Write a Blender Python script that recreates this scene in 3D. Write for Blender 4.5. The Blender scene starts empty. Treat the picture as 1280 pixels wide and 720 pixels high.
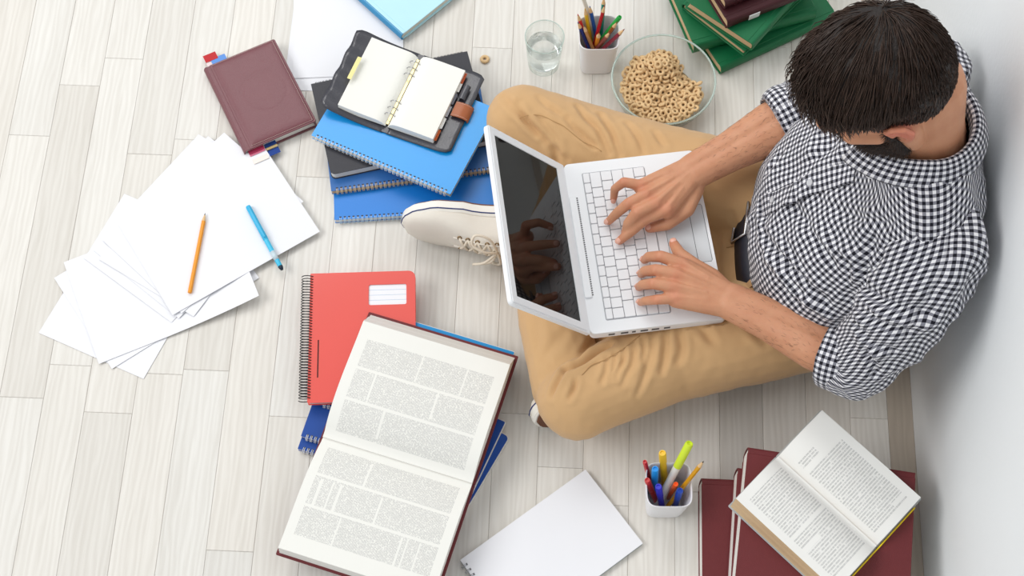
import bpy, bmesh, math, random
import numpy as np
from mathutils import Vector, Matrix, Euler, noise
random.seed(11); np.random.seed(11)
SC = bpy.context.scene
COL = SC.collection
PI = math.pi

# ---------------------------------------------------------------- camera
FPX, CAM_H, PITCH, YAW = 1778.0, 2.32, math.radians(67), math.radians(2.44)
cam = bpy.data.cameras.new('camera'); cam.sensor_width = 36; cam.lens = FPX / 1280 * 36
cam_o = bpy.data.objects.new('camera', cam); COL.objects.link(cam_o)
cam_o.location = (0, 0, CAM_H); cam_o.rotation_euler = (PI / 2 - PITCH, 0, YAW)
cam.clip_start = 0.05
SC.camera = cam_o

# ---------------------------------------------------------------- light and exposure
wd = bpy.data.worlds.new('world'); SC.world = wd; wd.use_nodes = True
wb = wd.node_tree.nodes['Background']; wb.inputs[0].default_value = (0.93, 0.97, 1.0, 1); wb.inputs[1].default_value = 0.52
def area(name, loc, target, sx, sy, power, col):
    l = bpy.data.lights.new(name, 'AREA'); l.shape = 'RECTANGLE'; l.size = sx; l.size_y = sy; l.energy = power; l.color = col
    o = bpy.data.objects.new(name, l); COL.objects.link(o); o.location = loc
    o.rotation_euler = (Vector(target) - Vector(loc)).to_track_quat('-Z', 'Y').to_euler()
    return o
area('window_light', (-1.4, 3.9, 4.2), (-0.1, 1.1, 0.0), 3.0, 2.2, 74, (1.0, 0.985, 0.96))
area('side_window_light', (-4.3, 0.5, 4.3), (0.1, 0.9, 0.1), 3.4, 2.6, 150, (1.0, 0.985, 0.965))
SC.view_settings.view_transform = 'Standard'; SC.view_settings.look = 'None'
SC.view_settings.exposure = 0.13; SC.view_settings.gamma = 1.0
SC.view_settings.use_curve_mapping = False
SC.cycles.max_bounces = 10; SC.cycles.transmission_bounces = 10; SC.cycles.transparent_max_bounces = 8

# ---------------------------------------------------------------- helpers
def W(px, py, z=0.0):
    """point of the place that the photograph shows at pixel (px, py), if it lies at height z"""
    u = (px - 640) / FPX; v = (360 - py) / FPX
    d = Vector((u, math.cos(PITCH) + v * math.sin(PITCH), -math.sin(PITCH) + v * math.cos(PITCH)))
    t = (z - CAM_H) / d.z; X, Y = d.x * t, d.y * t
    c, s = math.cos(YAW), math.sin(YAW)
    return Vector((X * c - Y * s, X * s + Y * c, z))

class MB:
    def __init__(s): s.v = []; s.f = []; s.uv = None
    def add(s, vs, fs):
        b = len(s.v); s.v += [Vector(p) for p in vs]; s.f += [tuple(i + b for i in f) for f in fs]; return s
    def box(s, x0, x1, y0, y1, z0, z1):
        vs = [(x, y, z) for z in (z0, z1) for y in (y0, y1) for x in (x0, x1)]
        return s.add(vs, [(0, 2, 3, 1), (4, 5, 7, 6), (0, 1, 5, 4), (2, 6, 7, 3), (0, 4, 6, 2), (1, 3, 7, 5)])
    def prism(s, poly, z0, z1, b=0.0):
        n = len(poly); P = [Vector((p[0], p[1])) for p in poly]
        ar = sum(P[i].x * P[(i + 1) % n].y - P[(i + 1) % n].x * P[i].y for i in range(n))
        if ar < 0: P.reverse()
        def inset(d):
            out = []
            for i in range(n):
                a = (P[i] - P[i - 1]).normalized(); c = (P[(i + 1) % n] - P[i]).normalized()
                na = Vector((-a.y, a.x)); nc = Vector((-c.y, c.x)); m = (na + nc)
                m = m / max(0.3, m.dot(na)) if m.length > 1e-6 else na
                out.append(P[i] + m * d)
            return out
        rings = [(inset(b), z0), (P, z0 + b), (P, z1 - b), (inset(b), z1)] if b > 0 else [(P, z0), (P, z1)]
        vs = [(p.x, p.y, z) for r, z in rings for p in r]; fs = [tuple(range(n - 1, -1, -1))]
        k = len(rings)
        for r in range(k - 1):
            for i in range(n): fs.append((r * n + i, r * n + (i + 1) % n, (r + 1) * n + (i + 1) % n, (r + 1) * n + i))
        fs.append(tuple((k - 1) * n + i for i in range(n)))
        return s.add(vs, fs)
    def lathe(s, prof, n=32, c=(0, 0), sq=None):
        vs = []; fs = []; m = len(prof)
        for r, z in prof:
            for i in range(n):
                a = 2 * PI * i / n; ca, sa = math.cos(a), math.sin(a)
                if sq:
                    q = (abs(ca) ** sq + abs(sa) ** sq) ** (-1 / sq); ca *= q; sa *= q
                vs.append((c[0] + r * ca, c[1] + r * sa, z))
        for j in range(m - 1):
            for i in range(n): fs.append((j * n + i, j * n + (i + 1) % n, (j + 1) * n + (i + 1) % n, (j + 1) * n + i))
        if prof[0][0] > 1e-6: fs.append(tuple(range(n - 1, -1, -1)))
        if prof[-1][0] > 1e-6: fs.append(tuple((m - 1) * n + i for i in range(n)))
        return s.add(vs, fs)
    def tube(s, pts, r, n=8, closed=False, cap=True, flat=1.0, up=None):
        P = [Vector(p) for p in pts]; k = len(P); R = r if isinstance(r, (list, tuple)) else [r] * k
        vs = []; fs = []; N = None
        for i in range(k):
            if closed: t = P[(i + 1) % k] - P[i - 1]
            else: t = P[min(i + 1, k - 1)] - P[max(i - 1, 0)]
            t.normalize()
            if N is None:
                N = Vector(up) if up else (Vector((0, 0, 1)) if abs(t.z) < 0.9 else Vector((1, 0, 0)))
            N = (N - t * N.dot(t)).normalized(); B = t.cross(N)
            for j in range(n):
                a = 2 * PI * j / n; vs.append(P[i] + N * (R[i] * flat * math.cos(a)) + B * (R[i] * math.sin(a)))
        for i in range(k if closed else k - 1):
            for j in range(n):
                a = i * n; b = ((i + 1) % k) * n; fs.append((a + j, a + (j + 1) % n, b + (j + 1) % n, b + j))
        if cap and not closed:
            fs.append(tuple(range(n - 1, -1, -1))); fs.append(tuple((k - 1) * n + j for j in range(n)))
        return s.add(vs, fs)
    def rcone(s, p0, r0, p1, r1, n=14, m=4):
        p0 = Vector(p0); p1 = Vector(p1); t = p1 - p0; L = t.length
        t = t / L if L > 1e-7 else Vector((0, 0, 1))
        N = Vector((0, 0, 1)) if abs(t.z) < 0.9 else Vector((1, 0, 0)); N = (N - t * N.dot(t)).normalized(); B = t.cross(N)
        rings = [(-r0 * math.cos(a), r0 * math.sin(a)) for a in [PI / 2 * i / m for i in range(m + 1)]]
        rings += [(L + r1 * math.sin(a), r1 * math.cos(a)) for a in [PI / 2 * i / m for i in range(m + 1)]]
        vs = []; fs = []
        for h, r in rings:
            r = max(r, 1e-5)
            for j in range(n):
                a = 2 * PI * j / n; vs.append(p0 + t * h + (N * math.cos(a) + B * math.sin(a)) * r)
        for i in range(len(rings) - 1):
            for j in range(n): fs.append((i * n + j, i * n + (j + 1) % n, (i + 1) * n + (j + 1) % n, (i + 1) * n + j))
        fs.append(tuple(range(n - 1, -1, -1))); fs.append(tuple((len(rings) - 1) * n + j for j in range(n)))
        return s.add(vs, fs)
    def chain(s, pts, radii, n=14):
        for i in range(len(pts) - 1): s.rcone(pts[i], radii[i], pts[i + 1], radii[i + 1], n)
        return s
    def ell(s, c, rad, M=None, n=20, m=12):
        vs = []; fs = []; M = M or Matrix.Identity(3); c = Vector(c)
        for i in range(m + 1):
            th = PI * i / m
            for j in range(n):
                a = 2 * PI * j / n
                vs.append(c + M @ Vector((rad[0] * math.sin(th) * math.cos(a) + 1e-6 * math.cos(a), rad[1] * math.sin(th) * math.sin(a) + 1e-6 * math.sin(a), rad[2] * math.cos(th))))
        for i in range(m):
            for j in range(n): fs.append((i * n + j, (i + 1) * n + j, (i + 1) * n + (j + 1) % n, i * n + (j + 1) % n))
        return s.add(vs, fs)
    def build(s, name, mat, parent=None, smooth=False, M=None, origin=None):
        vs = s.v
        if origin is not None: vs = [p - Vector(origin) for p in vs]
        me = bpy.data.meshes.new(name); me.from_pydata([tuple(p) for p in vs], [], s.f); me.update()
        if s.uv is not None:
            l = me.uv_layers.new(name='UVMap')
            for lp in me.loops: l.data[lp.index].uv = s.uv[lp.vertex_index]
        return link(name, me, mat, parent, smooth, M)

def link(name, me, mat, parent=None, smooth=False, M=None):
    if mat is not None: me.materials.append(mat)
    if smooth:
        for p in me.polygons: p.use_smooth = True
        if smooth == 'auto':
            bm = bmesh.new(); bm.from_mesh(me)
            for e in bm.edges:
                if len(e.link_faces) == 2 and e.calc_face_angle(0) > 0.7: e.smooth = False
            bm.to_mesh(me); bm.free()
    o = bpy.data.objects.new(name, me); COL.objects.link(o)
    if parent is not None: o.parent = parent
    if M is not None: o.matrix_local = M
    return o

def tag(o, label=None, cat=None, group=None, kind=None):
    if label: o['label'] = label
    if cat: o['category'] = cat
    if group: o['group'] = group
    if kind: o['kind'] = kind
    return o

def thing(name, label, cat, M=None, group=None):
    o = bpy.data.objects.new(name, None); COL.objects.link(o); o.empty_display_size = 0.02
    if M is not None: o.matrix_world = M
    return tag(o, label, cat, group)

def frame(a, b, d, z):
    """local frame of a rectangle seen at pixels a (origin), b (end of the x edge), d (end of the y edge), its plane at height z; base moved to z0 later"""
    A, B, D = W(*a, z), W(*b, z), W(*d, z)
    u = (B - A); w = u.length; u.normalize(); v = Vector((-u.y, u.x, 0))
    h = (D - A).dot(v); flip = h < 0
    M = Matrix(((u.x, v.x, 0, A.x), (u.y, v.y, 0, A.y), (0, 0, 1, 0), (0, 0, 0, 1)))
    return M, w, h

def at_z(M, z): 
    N = M.copy(); N[2][3] = z; return N

def rrect(x0, x1, y0, y1, r=0.004, n=4, rs=None):
    out = []
    R = rs or (r, r, r, r)
    for (cx, cy, a0, rr) in ((x1, y0, -PI / 2, R[1]), (x1, y1, 0, R[2]), (x0, y1, PI / 2, R[3]), (x0, y0, PI, R[0])):
        sx = -1 if cx == x1 else 1; sy = -1 if cy == y1 else 1
        if rr < 1e-6: out.append((cx, cy)); continue
        for i in range(n + 1):
            a = a0 + PI / 2 * i / n; out.append((cx + sx * rr + rr * math.cos(a), cy + sy * rr + rr * math.sin(a)))
    return out

# ---------------------------------------------------------------- materials
def srgb(r, g=None, b=None):
    if g is None: r, g, b = r
    f = lambda c: (c / 255 / 12.92) if c / 255 <= 0.04045 else ((c / 255 + 0.055) / 1.055) ** 2.4
    return (f(r), f(g), f(b), 1)

class NT:
    def __init__(s, name):
        s.m = bpy.data.materials.new(name); s.m.use_nodes = True; s.t = s.m.node_tree; s.b = s.t.nodes['Principled BSDF']
    def n(s, typ, **kw):
        o = s.t.nodes.new(typ)
        for k, v in kw.items():
            if k.startswith('i_'):
                key = k[2:]; key = int(key) if key.isdigit() else key.replace('_', ' ')
                if hasattr(v, 'is_output') or isinstance(v, bpy.types.NodeSocket): s.t.links.new(v, o.inputs[key])
                else: o.inputs[key].default_value = v
            else: setattr(o, k, v)
        return o
    def l(s, a, b): s.t.links.new(a, b)
    def math(s, op, a, b=None, c=None):
        o = s.t.nodes.new('ShaderNodeMath'); o.operation = op
        for i, x in enumerate((a, b, c)):
            if x is None: continue
            if isinstance(x, bpy.types.NodeSocket): s.l(x, o.inputs[i])
            else: o.inputs[i].default_value = x
        return o.outputs[0]
    def mix(s, fac, a, b, mode='MIX'):
        o = s.t.nodes.new('ShaderNodeMix'); o.data_type = 'RGBA'; o.blend_type = mode
        for i, x in ((0, fac), (6, a), (7, b)):
            if isinstance(x, bpy.types.NodeSocket): s.l(x, o.inputs[i])
            else: o.inputs[i].default_value = x
        return o.outputs[2]
    def bump(s, h, dist, strength=1.0):
        o = s.n('ShaderNodeBump'); o.inputs['Strength'].default_value = strength; o.inputs['Distance'].default_value = dist
        s.l(h, o.inputs['Height']); s.l(o.outputs[0], s.b.inputs['Normal'])
    def noise(s, scale, detail=3, vec=None, rough=0.5):
        o = s.n('ShaderNodeTexNoise'); o.inputs['Scale'].default_value = scale; o.inputs['Detail'].default_value = detail; o.inputs['Roughness'].default_value = rough
        if vec is not None: s.l(vec, o.inputs['Vector'])
        return o
    def mapping(s, vec, scale=(1, 1, 1), rot=(0, 0, 0)):
        o = s.n('ShaderNodeMapping'); s.l(vec, o.inputs['Vector']); o.inputs['Scale'].default_value = scale; o.inputs['Rotation'].default_value = rot
        return o.outputs[0]
    def obj(s): return s.n('ShaderNodeTexCoord').outputs['Object']
    def uv(s): return s.n('ShaderNodeTexCoord').outputs['UV']

def plain(name, col, rough=0.5, var=0.04, nscale=60, bump=0.0, bscale=200, metal=0.0, spec=0.5, coat=0.0, emit=None, trans=0.0, ior=1.45, sheen=0.0, sss=0.0):
    k = NT(name); c = col if len(col) == 4 else srgb(col)
    o = k.obj(); nz = k.noise(nscale, 4, o)
    r = k.n('ShaderNodeMapRange'); r.inputs[3].default_value = 1 - var; r.inputs[4].default_value = 1 + var; k.l(nz.outputs[0], r.inputs[0])
    hs = k.n('ShaderNodeHueSaturation'); hs.inputs['Color'].default_value = c; k.l(r.outputs[0], hs.inputs['Value'])
    k.l(hs.outputs[0], k.b.inputs['Base Color'])
    k.b.inputs['Roughness'].default_value = rough; k.b.inputs['Metallic'].default_value = metal; k.b.inputs['Specular IOR Level'].default_value = spec
    k.b.inputs['Coat Weight'].default_value = coat; k.b.inputs['Coat Roughness'].default_value = 0.1
    k.b.inputs['Transmission Weight'].default_value = trans; k.b.inputs['IOR'].default_value = ior
    if sheen: k.b.inputs['Sheen Weight'].default_value = sheen
    if sss: k.b.inputs['Subsurface Weight'].default_value = sss; k.b.inputs['Subsurface Radius'].default_value = (0.012, 0.004, 0.002); k.b.inputs['Subsurface Scale'].default_value = 0.6
    if bump: k.bump(k.noise(bscale, 3, o).outputs[0], bump)
    return k.m

def wood_mat():
    k = NT('whitewashed_wood'); o = k.obj()
    inf = k.n('ShaderNodeObjectInfo')
    off = k.n('ShaderNodeVectorMath', operation='ADD'); k.l(o, off.inputs[0])
    cx = k.n('ShaderNodeCombineXYZ'); k.l(k.math('MULTIPLY', inf.outputs['Random'], 37.0), cx.inputs[0]); k.l(k.math('MULTIPLY', inf.outputs['Random'], 91.0), cx.inputs[1]); k.l(cx.outputs[0], off.inputs[1])
    v = off.outputs[0]
    big = k.noise(1.0, 4, k.mapping(v, (26, 2.2, 1)), 0.6)
    fine = k.noise(1.0, 5, k.mapping(v, (230, 6, 1)), 0.7)
    wv = k.n('ShaderNodeTexWave', wave_type='BANDS', bands_direction='X'); wv.inputs['Scale'].default_value = 9; wv.inputs['Distortion'].default_value = 9; wv.inputs['Detail'].default_value = 2; wv.inputs['Detail Scale'].default_value = 1.2
    k.l(k.mapping(v, (3.2, 0.45, 1)), wv.inputs['Vector'])
    g = k.math('ADD', k.math('MULTIPLY', big.outputs[0], 0.5), k.math('ADD', k.math('MULTIPLY', fine.outputs[0], 0.34), k.math('MULTIPLY', wv.outputs[0], 0.16)))
    rp = k.n('ShaderNodeMapRange'); rp.inputs[1].default_value = 0.3; rp.inputs[2].default_value = 0.72; k.l(g, rp.inputs[0])
    col = k.mix(rp.outputs[0], (0.86, 0.84, 0.81, 1), (1.05, 1.045, 1.035, 1))
    fin = k.mix(1.0, col, inf.outputs['Color'], 'MULTIPLY')
    k.l(fin, k.b.inputs['Base Color']); k.b.inputs['Roughness'].default_value = 0.42; k.b.inputs['Specular IOR Level'].default_value = 0.35
    k.bump(fine.outputs[0], 0.0004, 0.5)
    return k.m

def page_mat(name='page_edges', c1=(236, 231, 218), c2=(214, 206, 190), axis=2, freq=900):
    k = NT(name); o = k.obj(); sp = k.n('ShaderNodeSeparateXYZ'); k.l(o, sp.inputs[0])
    nz = k.n('ShaderNodeTexNoise'); nz.noise_dimensions = '1D'; nz.inputs['Scale'].default_value = freq; nz.inputs['Detail'].default_value = 2
    k.l(sp.outputs[axis], nz.inputs['W'])
    k.l(k.mix(nz.outputs[0], srgb(c2), srgb(c1)), k.b.inputs['Base Color']); k.b.inputs['Roughness'].default_value = 0.85
    k.bump(nz.outputs[0], 0.0006, 0.6)
    return k.m

def print_mat(name, paper, ink, lines, cols, um, vm, strength=0.8, breaks=(), words=110, vbr=0.0, chaos=0.0):
    """printed page: UV u across the columns, v down the page; text lines run along u"""
    k = NT(name); uv = k.uv(); sp = k.n('ShaderNodeSeparateXYZ'); k.l(uv, sp.inputs[0]); u, v = sp.outputs[0], sp.outputs[1]
    inside = k.math('MULTIPLY', k.math('MULTIPLY', k.math('GREATER_THAN', u, um[0]), k.math('LESS_THAN', u, um[1])), k.math('MULTIPLY', k.math('GREATER_THAN', v, vm[0]), k.math('LESS_THAN', v, vm[1])))
    uu = k.math('DIVIDE', k.math('SUBTRACT', u, um[0]), um[1] - um[0])
    fr = k.math('FRACT', k.math('MULTIPLY', uu, cols))
    gut = 0.045
    incol = k.math('MULTIPLY', k.math('GREATER_THAN', fr, gut if cols > 1 else -1), k.math('LESS_THAN', fr, 1 - gut if cols > 1 else 2)) if cols > 1 else None
    lv = k.math('MULTIPLY', v, lines)
    ln = k.math('FRACT', lv); row = k.math('FLOOR', lv)
    online = k.math('MULTIPLY', k.math('GREATER_THAN', ln, 0.22), k.math('LESS_THAN', ln, 0.80))
    cmb = k.n('ShaderNodeCombineXYZ'); k.l(k.math('MULTIPLY', u, words), cmb.inputs[0]); k.l(k.math('MULTIPLY', row, 7.31), cmb.inputs[1])
    wn = k.noise(1.0, 1, cmb.outputs[0])
    word = k.math('GREATER_THAN', wn.outputs[0], 0.42)
    cm2 = k.n('ShaderNodeCombineXYZ'); k.l(k.math('MULTIPLY', u, words * 3.1), cm2.inputs[0]); k.l(k.math('MULTIPLY', v, lines * 2.6), cm2.inputs[1])
    let = k.n('ShaderNodeMapRange'); let.inputs[1].default_value = 0.25; let.inputs[2].default_value = 0.65; k.l(k.noise(1.0, 2, cm2.outputs[0]).outputs[0], let.inputs[0])
    m = k.math('MULTIPLY', k.math('MULTIPLY', inside, online), k.math('MULTIPLY', word, let.outputs[0]))
    if chaos:
        cc = k.noise(1.0, 3, k.mapping(uv, (60, 80, 1)))
        m = k.math('MULTIPLY', m, k.math('ADD', 1 - chaos, k.math('MULTIPLY', cc.outputs[0], 2 * chaos)))
    if incol is not None: m = k.math('MULTIPLY', m, incol)
    for (u0, u1, v0, v1) in breaks:
        bx = k.math('MULTIPLY', k.math('MULTIPLY', k.math('GREATER_THAN', u, u0), k.math('LESS_THAN', u, u1)), k.math('MULTIPLY', k.math('GREATER_THAN', v, v0), k.math('LESS_THAN', v, v1)))
        m = k.math('MULTIPLY', m, k.math('SUBTRACT', 1.0, bx))
    k.l(k.mix(k.math('MULTIPLY', m, strength), srgb(paper), srgb(ink)), k.b.inputs['Base Color'])
    k.b.inputs['Roughness'].default_value = 0.75; k.b.inputs['Specular IOR Level'].default_value = 0.25
    return k.m

def fabric_gingham():
    k = NT('gingham_cotton'); uv = k.uv(); sp = k.n('ShaderNodeSeparateXYZ')
    k.l(uv, sp.inputs[0]); P = 0.0098
    sa = k.math('GREATER_THAN', k.math('FRACT', k.math('DIVIDE', sp.outputs[0], P)), 0.5)
    sb = k.math('GREATER_THAN', k.math('FRACT', k.math('DIVIDE', sp.outputs[1], P)), 0.5)
    sm = k.math('ADD', sa, sb)
    # twill of the half-tone squares
    tw = k.math('GREATER_THAN', k.math('FRACT', k.math('DIVIDE', k.math('ADD', sp.outputs[0], sp.outputs[1]), 0.0011)), 0.5)
    half = k.mix(tw, srgb(150, 150, 158), srgb(108, 108, 120))
    c1 = k.mix(k.math('GREATER_THAN', sm, 0.5), srgb(236, 235, 238), half)
    c2 = k.mix(k.math('GREATER_THAN', sm, 1.5), c1, srgb(22, 21, 32))
    k.l(c2, k.b.inputs['Base Color']); k.b.inputs['Roughness'].default_value = 0.85; k.b.inputs['Sheen Weight'].default_value = 0.15
    k.b.inputs['Specular IOR Level'].default_value = 0.2
    nz = k.noise(900, 2, k.obj()); k.bump(nz.outputs[0], 0.0003, 0.5)
    return k.m

M_ = {}
def mats():
    m = M_
    m['wood'] = wood_mat()
    m['gap'] = plain('floor_gap', (186, 182, 176), 0.9)
    m['wall'] = plain('white_wall_paint', (236, 239, 241), 0.6, 0.01, 8, 0.0004, 120)
    m['paper'] = plain('white_paper', (238, 238, 242), 0.7, 0.006, 30, 0.0, spec=0.3)
    m['pages'] = page_mat()
    m['pages_white'] = page_mat('white_page_edges', (240, 238, 233), (215, 212, 206))
    m['pages_tan'] = page_mat('tan_page_edges', (224, 196, 158), (196, 163, 122))
    m['burgundy_leather'] = plain('burgundy_leather', (120, 72, 78), 0.36, 0.06, 30, 0.0005, 420, spec=0.55)
    m['thread'] = plain('cream_thread', (222, 200, 190), 0.8)
    m['black_leather'] = plain('black_leather', (52, 51, 60), 0.36, 0.1, 30, 0.0006, 300, spec=1.0, coat=0.3)
    m['black_cover'] = plain('black_cover', (42, 42, 50), 0.42, 0.06, 30, 0.0003, 500)
    m['blue_pp'] = plain('bright_blue_plastic', (0, 154, 234), 0.40, 0.03, 20, 0.0001, 300, spec=0.8, coat=0.25)
    m['blue_pp2'] = plain('royal_blue_plastic', (6, 124, 214), 0.40, 0.03, 20, 0.0001, 300, spec=0.7)
    m['navy_card'] = plain('navy_card', (8, 70, 156), 0.5, 0.04, 30)
    m['blue_cloth'] = plain('dusty_blue_card', (46, 104, 172), 0.45, 0.04)
    m['cyan_card'] = plain('cyan_card', (14, 142, 208), 0.45, 0.03)
    m['pale_blue'] = plain('pale_blue_cloth', (190, 232, 244), 0.6, 0.02, 40, 0.0002, 600)
    m['mid_blue'] = plain('mid_blue_cloth', (58, 142, 190), 0.6, 0.03)
    m['red_pp'] = plain('red_plastic_cover', (222, 66, 52), 0.42, 0.03, 12, 0.0001, 300, spec=0.9, coat=0.25)
    m['dark_slot'] = plain('dark_slot', (70, 26, 24), 0.7)
    m['wire'] = plain('silver_wire', (205, 208, 212), 0.25, 0.02, metal=0.9)
    m['wire_white'] = plain('white_wire', (235, 236, 238), 0.35, 0.02)
    m['wire_blue'] = plain('pale_blue_wire', (190, 214, 232), 0.35, 0.02)
    m['wire_tan'] = plain('tan_wire', (222, 200, 165), 0.4, 0.02)
    m['wire_black'] = plain('black_plastic_coil', (24, 25, 30), 0.3, 0.02)
    m['brass'] = plain('brass', (206, 190, 146), 0.3, 0.03, metal=0.9)
    m['steel'] = plain('steel', (180, 180, 182), 0.25, 0.03, metal=1.0)
    m['tan_leather'] = plain('tan_leather', (164, 92, 52), 0.34, 0.08, 40, 0.0004, 300)
    m['burgundy_cloth'] = plain('burgundy_book_cloth', (104, 34, 38), 0.6, 0.08, 120, 0.0003, 900)
    m['dark_burgundy'] = plain('dark_maroon_cloth', (62, 14, 22), 0.5, 0.08, 120, 0.0003, 900)
    m['green_cloth'] = plain('green_book_cloth', (4, 106, 62), 0.5, 0.06, 120, 0.0003, 900)
    m['grey_card'] = plain('grey_blue_card', (170, 176, 178), 0.55, 0.03)
    m['yellow'] = plain('yellow_card', (236, 208, 20), 0.5, 0.03)
    m['pc_white'] = plain('white_polycarbonate', (240, 241, 243), 0.28, 0.005, 20, spec=0.5, coat=0.2)
    m['key'] = plain('white_key', (238, 238, 240), 0.45, 0.005, 20)
    m['key_well'] = plain('key_gap_grey', (186, 186, 190), 0.6, 0.01)
    m['pad'] = plain('trackpad_grey', (214, 217, 220), 0.35, 0.01)
    m['groove'] = plain('dark_groove', (84, 86, 90), 0.6, 0.01)
    m['screen'] = plain('glossy_black_screen', (10, 9, 10), 0.03, 0.0, spec=0.35)
    m['cup'] = plain('white_ceramic_plastic', (240, 240, 243), 0.35, 0.005, 20)
    def thin(name, tint, ior, boost):
        k = NT(name); k.t.nodes.remove(k.b); out = [n for n in k.t.nodes if n.type == 'OUTPUT_MATERIAL'][0]
        tr = k.n('ShaderNodeBsdfTransparent'); k.l(k.mix(k.math('POWER', k.n('ShaderNodeLayerWeight', i_Blend=0.5).outputs['Facing'], 3.5), tint, (0.84, 0.91, 0.89, 1)), tr.inputs[0]); gl = k.n('ShaderNodeBsdfGlossy'); gl.inputs['Roughness'].default_value = 0.02
        lw = k.n('ShaderNodeLayerWeight'); lw.inputs['Blend'].default_value = 0.5; mx = k.n('ShaderNodeMixShader')
        k.l(k.math('ADD', 0.025, k.math('MULTIPLY', k.math('POWER', lw.outputs['Facing'], 4.0), boost)), mx.inputs[0]); k.l(tr.outputs[0], mx.inputs[1]); k.l(gl.outputs[0], mx.inputs[2]); k.l(mx.outputs[0], out.inputs[0])
        return k.m
    m['glass'] = thin('clear_glass', (0.986, 0.994, 0.991, 1), 1.45, 0.45)
    m['glass_edge'] = plain('pale_green_edge_highlight', (222, 236, 230), 0.08, 0.0, spec=0.9, trans=0.55, ior=1.15)  # pale green glass; bright edge highlight is put into its colour
    g = NT('water'); g.b.inputs['Base Color'].default_value = (0.985, 0.995, 1, 1); g.b.inputs['Roughness'].default_value = 0.0
    g.b.inputs['Transmission Weight'].default_value = 1.0; g.b.inputs['IOR'].default_value = 1.2; m['water'] = g.m
    m['cereal'] = plain('toasted_oat_cereal', (228, 194, 146), 0.8, 0.12, 160, 0.0012, 700)
    m['graphite'] = plain('graphite', (70, 60, 52), 0.5)
    m['bare_wood'] = plain('bare_pencil_wood', (226, 190, 142), 0.7, 0.06)
    m['skin'] = None
mats()
def pc(col, rough=0.35):
    key = 'plastic_%02x%02x%02x' % tuple(col)
    if key not in M_: M_[key] = plain('glossy_colour', col, rough, 0.02, 40)
    return M_[key]
# ================================================================ SETTING
WALL_X = 0.652
floor = MB().box(-1.75, WALL_X + 0.05, -0.25, 2.6, -0.03, -0.004).build('floor', M_['gap']); tag(floor, 'whitewashed strip floor', None, None, 'structure')
def board(x0, x1, y0, y1, col):
    g = 0.00015; b = 0.0007
    o = MB().prism([(x0 + g, y0 + g), (x1 - g, y0 + g), (x1 - g, y1 - g), (x0 + g, y1 - g)], -0.004, random.uniform(-0.0002, 0.0), b).build('floor_board', M_['wood'], floor)
    o.color = (*col, 1)
LINES = [-0.836 - 0.0763 * i for i in range(11, 0, -1)] + [-0.836, -0.763, -0.680, -0.603, -0.524, -0.446]
LINES += [-0.446 + (0.322 + 0.446) / 10 * i for i in range(1, 11)] + [0.396, 0.470, 0.545, 0.609]
rb = random.Random(5)
for i in range(len(LINES) - 1):
    y = -0.2 + rb.uniform(-0.35, 0); 
    while y < 2.55:
        L = rb.choice((0.46, 0.56, 0.5, 0.62)); k = rb.uniform(0.93, 1.0)
        w = rb.uniform(-0.006, 0.008)
        dark = 0.93 if rb.random() < 0.18 else 1.0
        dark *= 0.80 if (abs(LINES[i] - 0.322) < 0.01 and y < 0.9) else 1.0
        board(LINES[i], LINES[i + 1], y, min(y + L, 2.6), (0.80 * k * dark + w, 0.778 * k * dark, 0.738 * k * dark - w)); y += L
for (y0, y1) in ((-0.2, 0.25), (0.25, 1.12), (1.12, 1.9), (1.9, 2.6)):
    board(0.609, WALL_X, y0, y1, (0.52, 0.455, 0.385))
wall = MB().box(WALL_X, WALL_X + 0.12, -0.25, 2.6, -0.004, 2.7).build('wall_right', M_['wall']); tag(wall, 'white painted wall the man leans on', None, None, 'structure')

# ================================================================ PAPERS
def sheet(a, b, d, z, label, name='paper_sheet', L=0.297, Wd=0.210, curl=0.0, ccorner=(1, 1), group=None, mat='paper', cat='paper'):
    """A4 sheet: corner a, short edge towards b, long edge on the side of d"""
    M, w, h = frame(a, b, d, z); sg = 1 if h > 0 else -1
    n, m = 7, 9; mb = MB(); vs = []; fs = []
    for lay in (1, 0):
        for j in range(m + 1):
            for i in range(n + 1):
                x = Wd * i / n; y = sg * L * j / m
                fx = i / n if ccorner[0] else 1 - i / n; fy = j / m if ccorner[1] else 1 - j / m
                zz = curl * max(0, fx + fy - 1.35) ** 2 * 4 + 0.0004 * noise.noise((x * 9, y * 9, z * 300))
                vs.append((x, y, zz + lay * 0.00025))
    N = (n + 1) * (m + 1)
    for j in range(m):
        for i in range(n):
            q = (j * (n + 1) + i, j * (n + 1) + i + 1, (j + 1) * (n + 1) + i + 1, (j + 1) * (n + 1) + i)
            fs.append(q); fs.append(tuple(N + t for t in reversed(q)))
    rim = [i for i in range(n + 1)] + [j * (n + 1) + n for j in range(1, m + 1)] + [m * (n + 1) + i for i in range(n - 1, -1, -1)] + [j * (n + 1) for j in range(m - 1, 0, -1)]
    for t in range(len(rim)):
        p, q = rim[t], rim[(t + 1) % len(rim)]; fs.append((p, N + p, N + q, q))
    o = mb.add(vs, fs).build(name, M_[mat], None, 'auto', at_z(M, z))
    return tag(o, label, cat, group)
GP = 'loose white sheets fanned out on the floor'
sheet((48.4, 416), (182.5, 475), (110, 300), 0.0009, 'white sheet at the very bottom of the fanned paper pile', group=GP)
sheet((67.7, 347.5), (140, 461.5), (343, 385), 0.0022, 'white sheet second from the bottom of the fanned paper pile', group=GP)
sheet((79.6, 328), (124, 456), (333, 380), 0.0038, 'white sheet with a curled far corner, reaching towards the red notebook', group=GP, curl=0.012, ccorner=(1, 1))
sheet((104, 322), (219.5, 407), (240, 168), 0.0056, 'white sheet whose lower corner lies just below the orange pencil', group=GP)
sheet((117, 313), (231.5, 404.5), (254, 160), 0.0069, 'white sheet just above the one ending below the pencil', group=GP)
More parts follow.
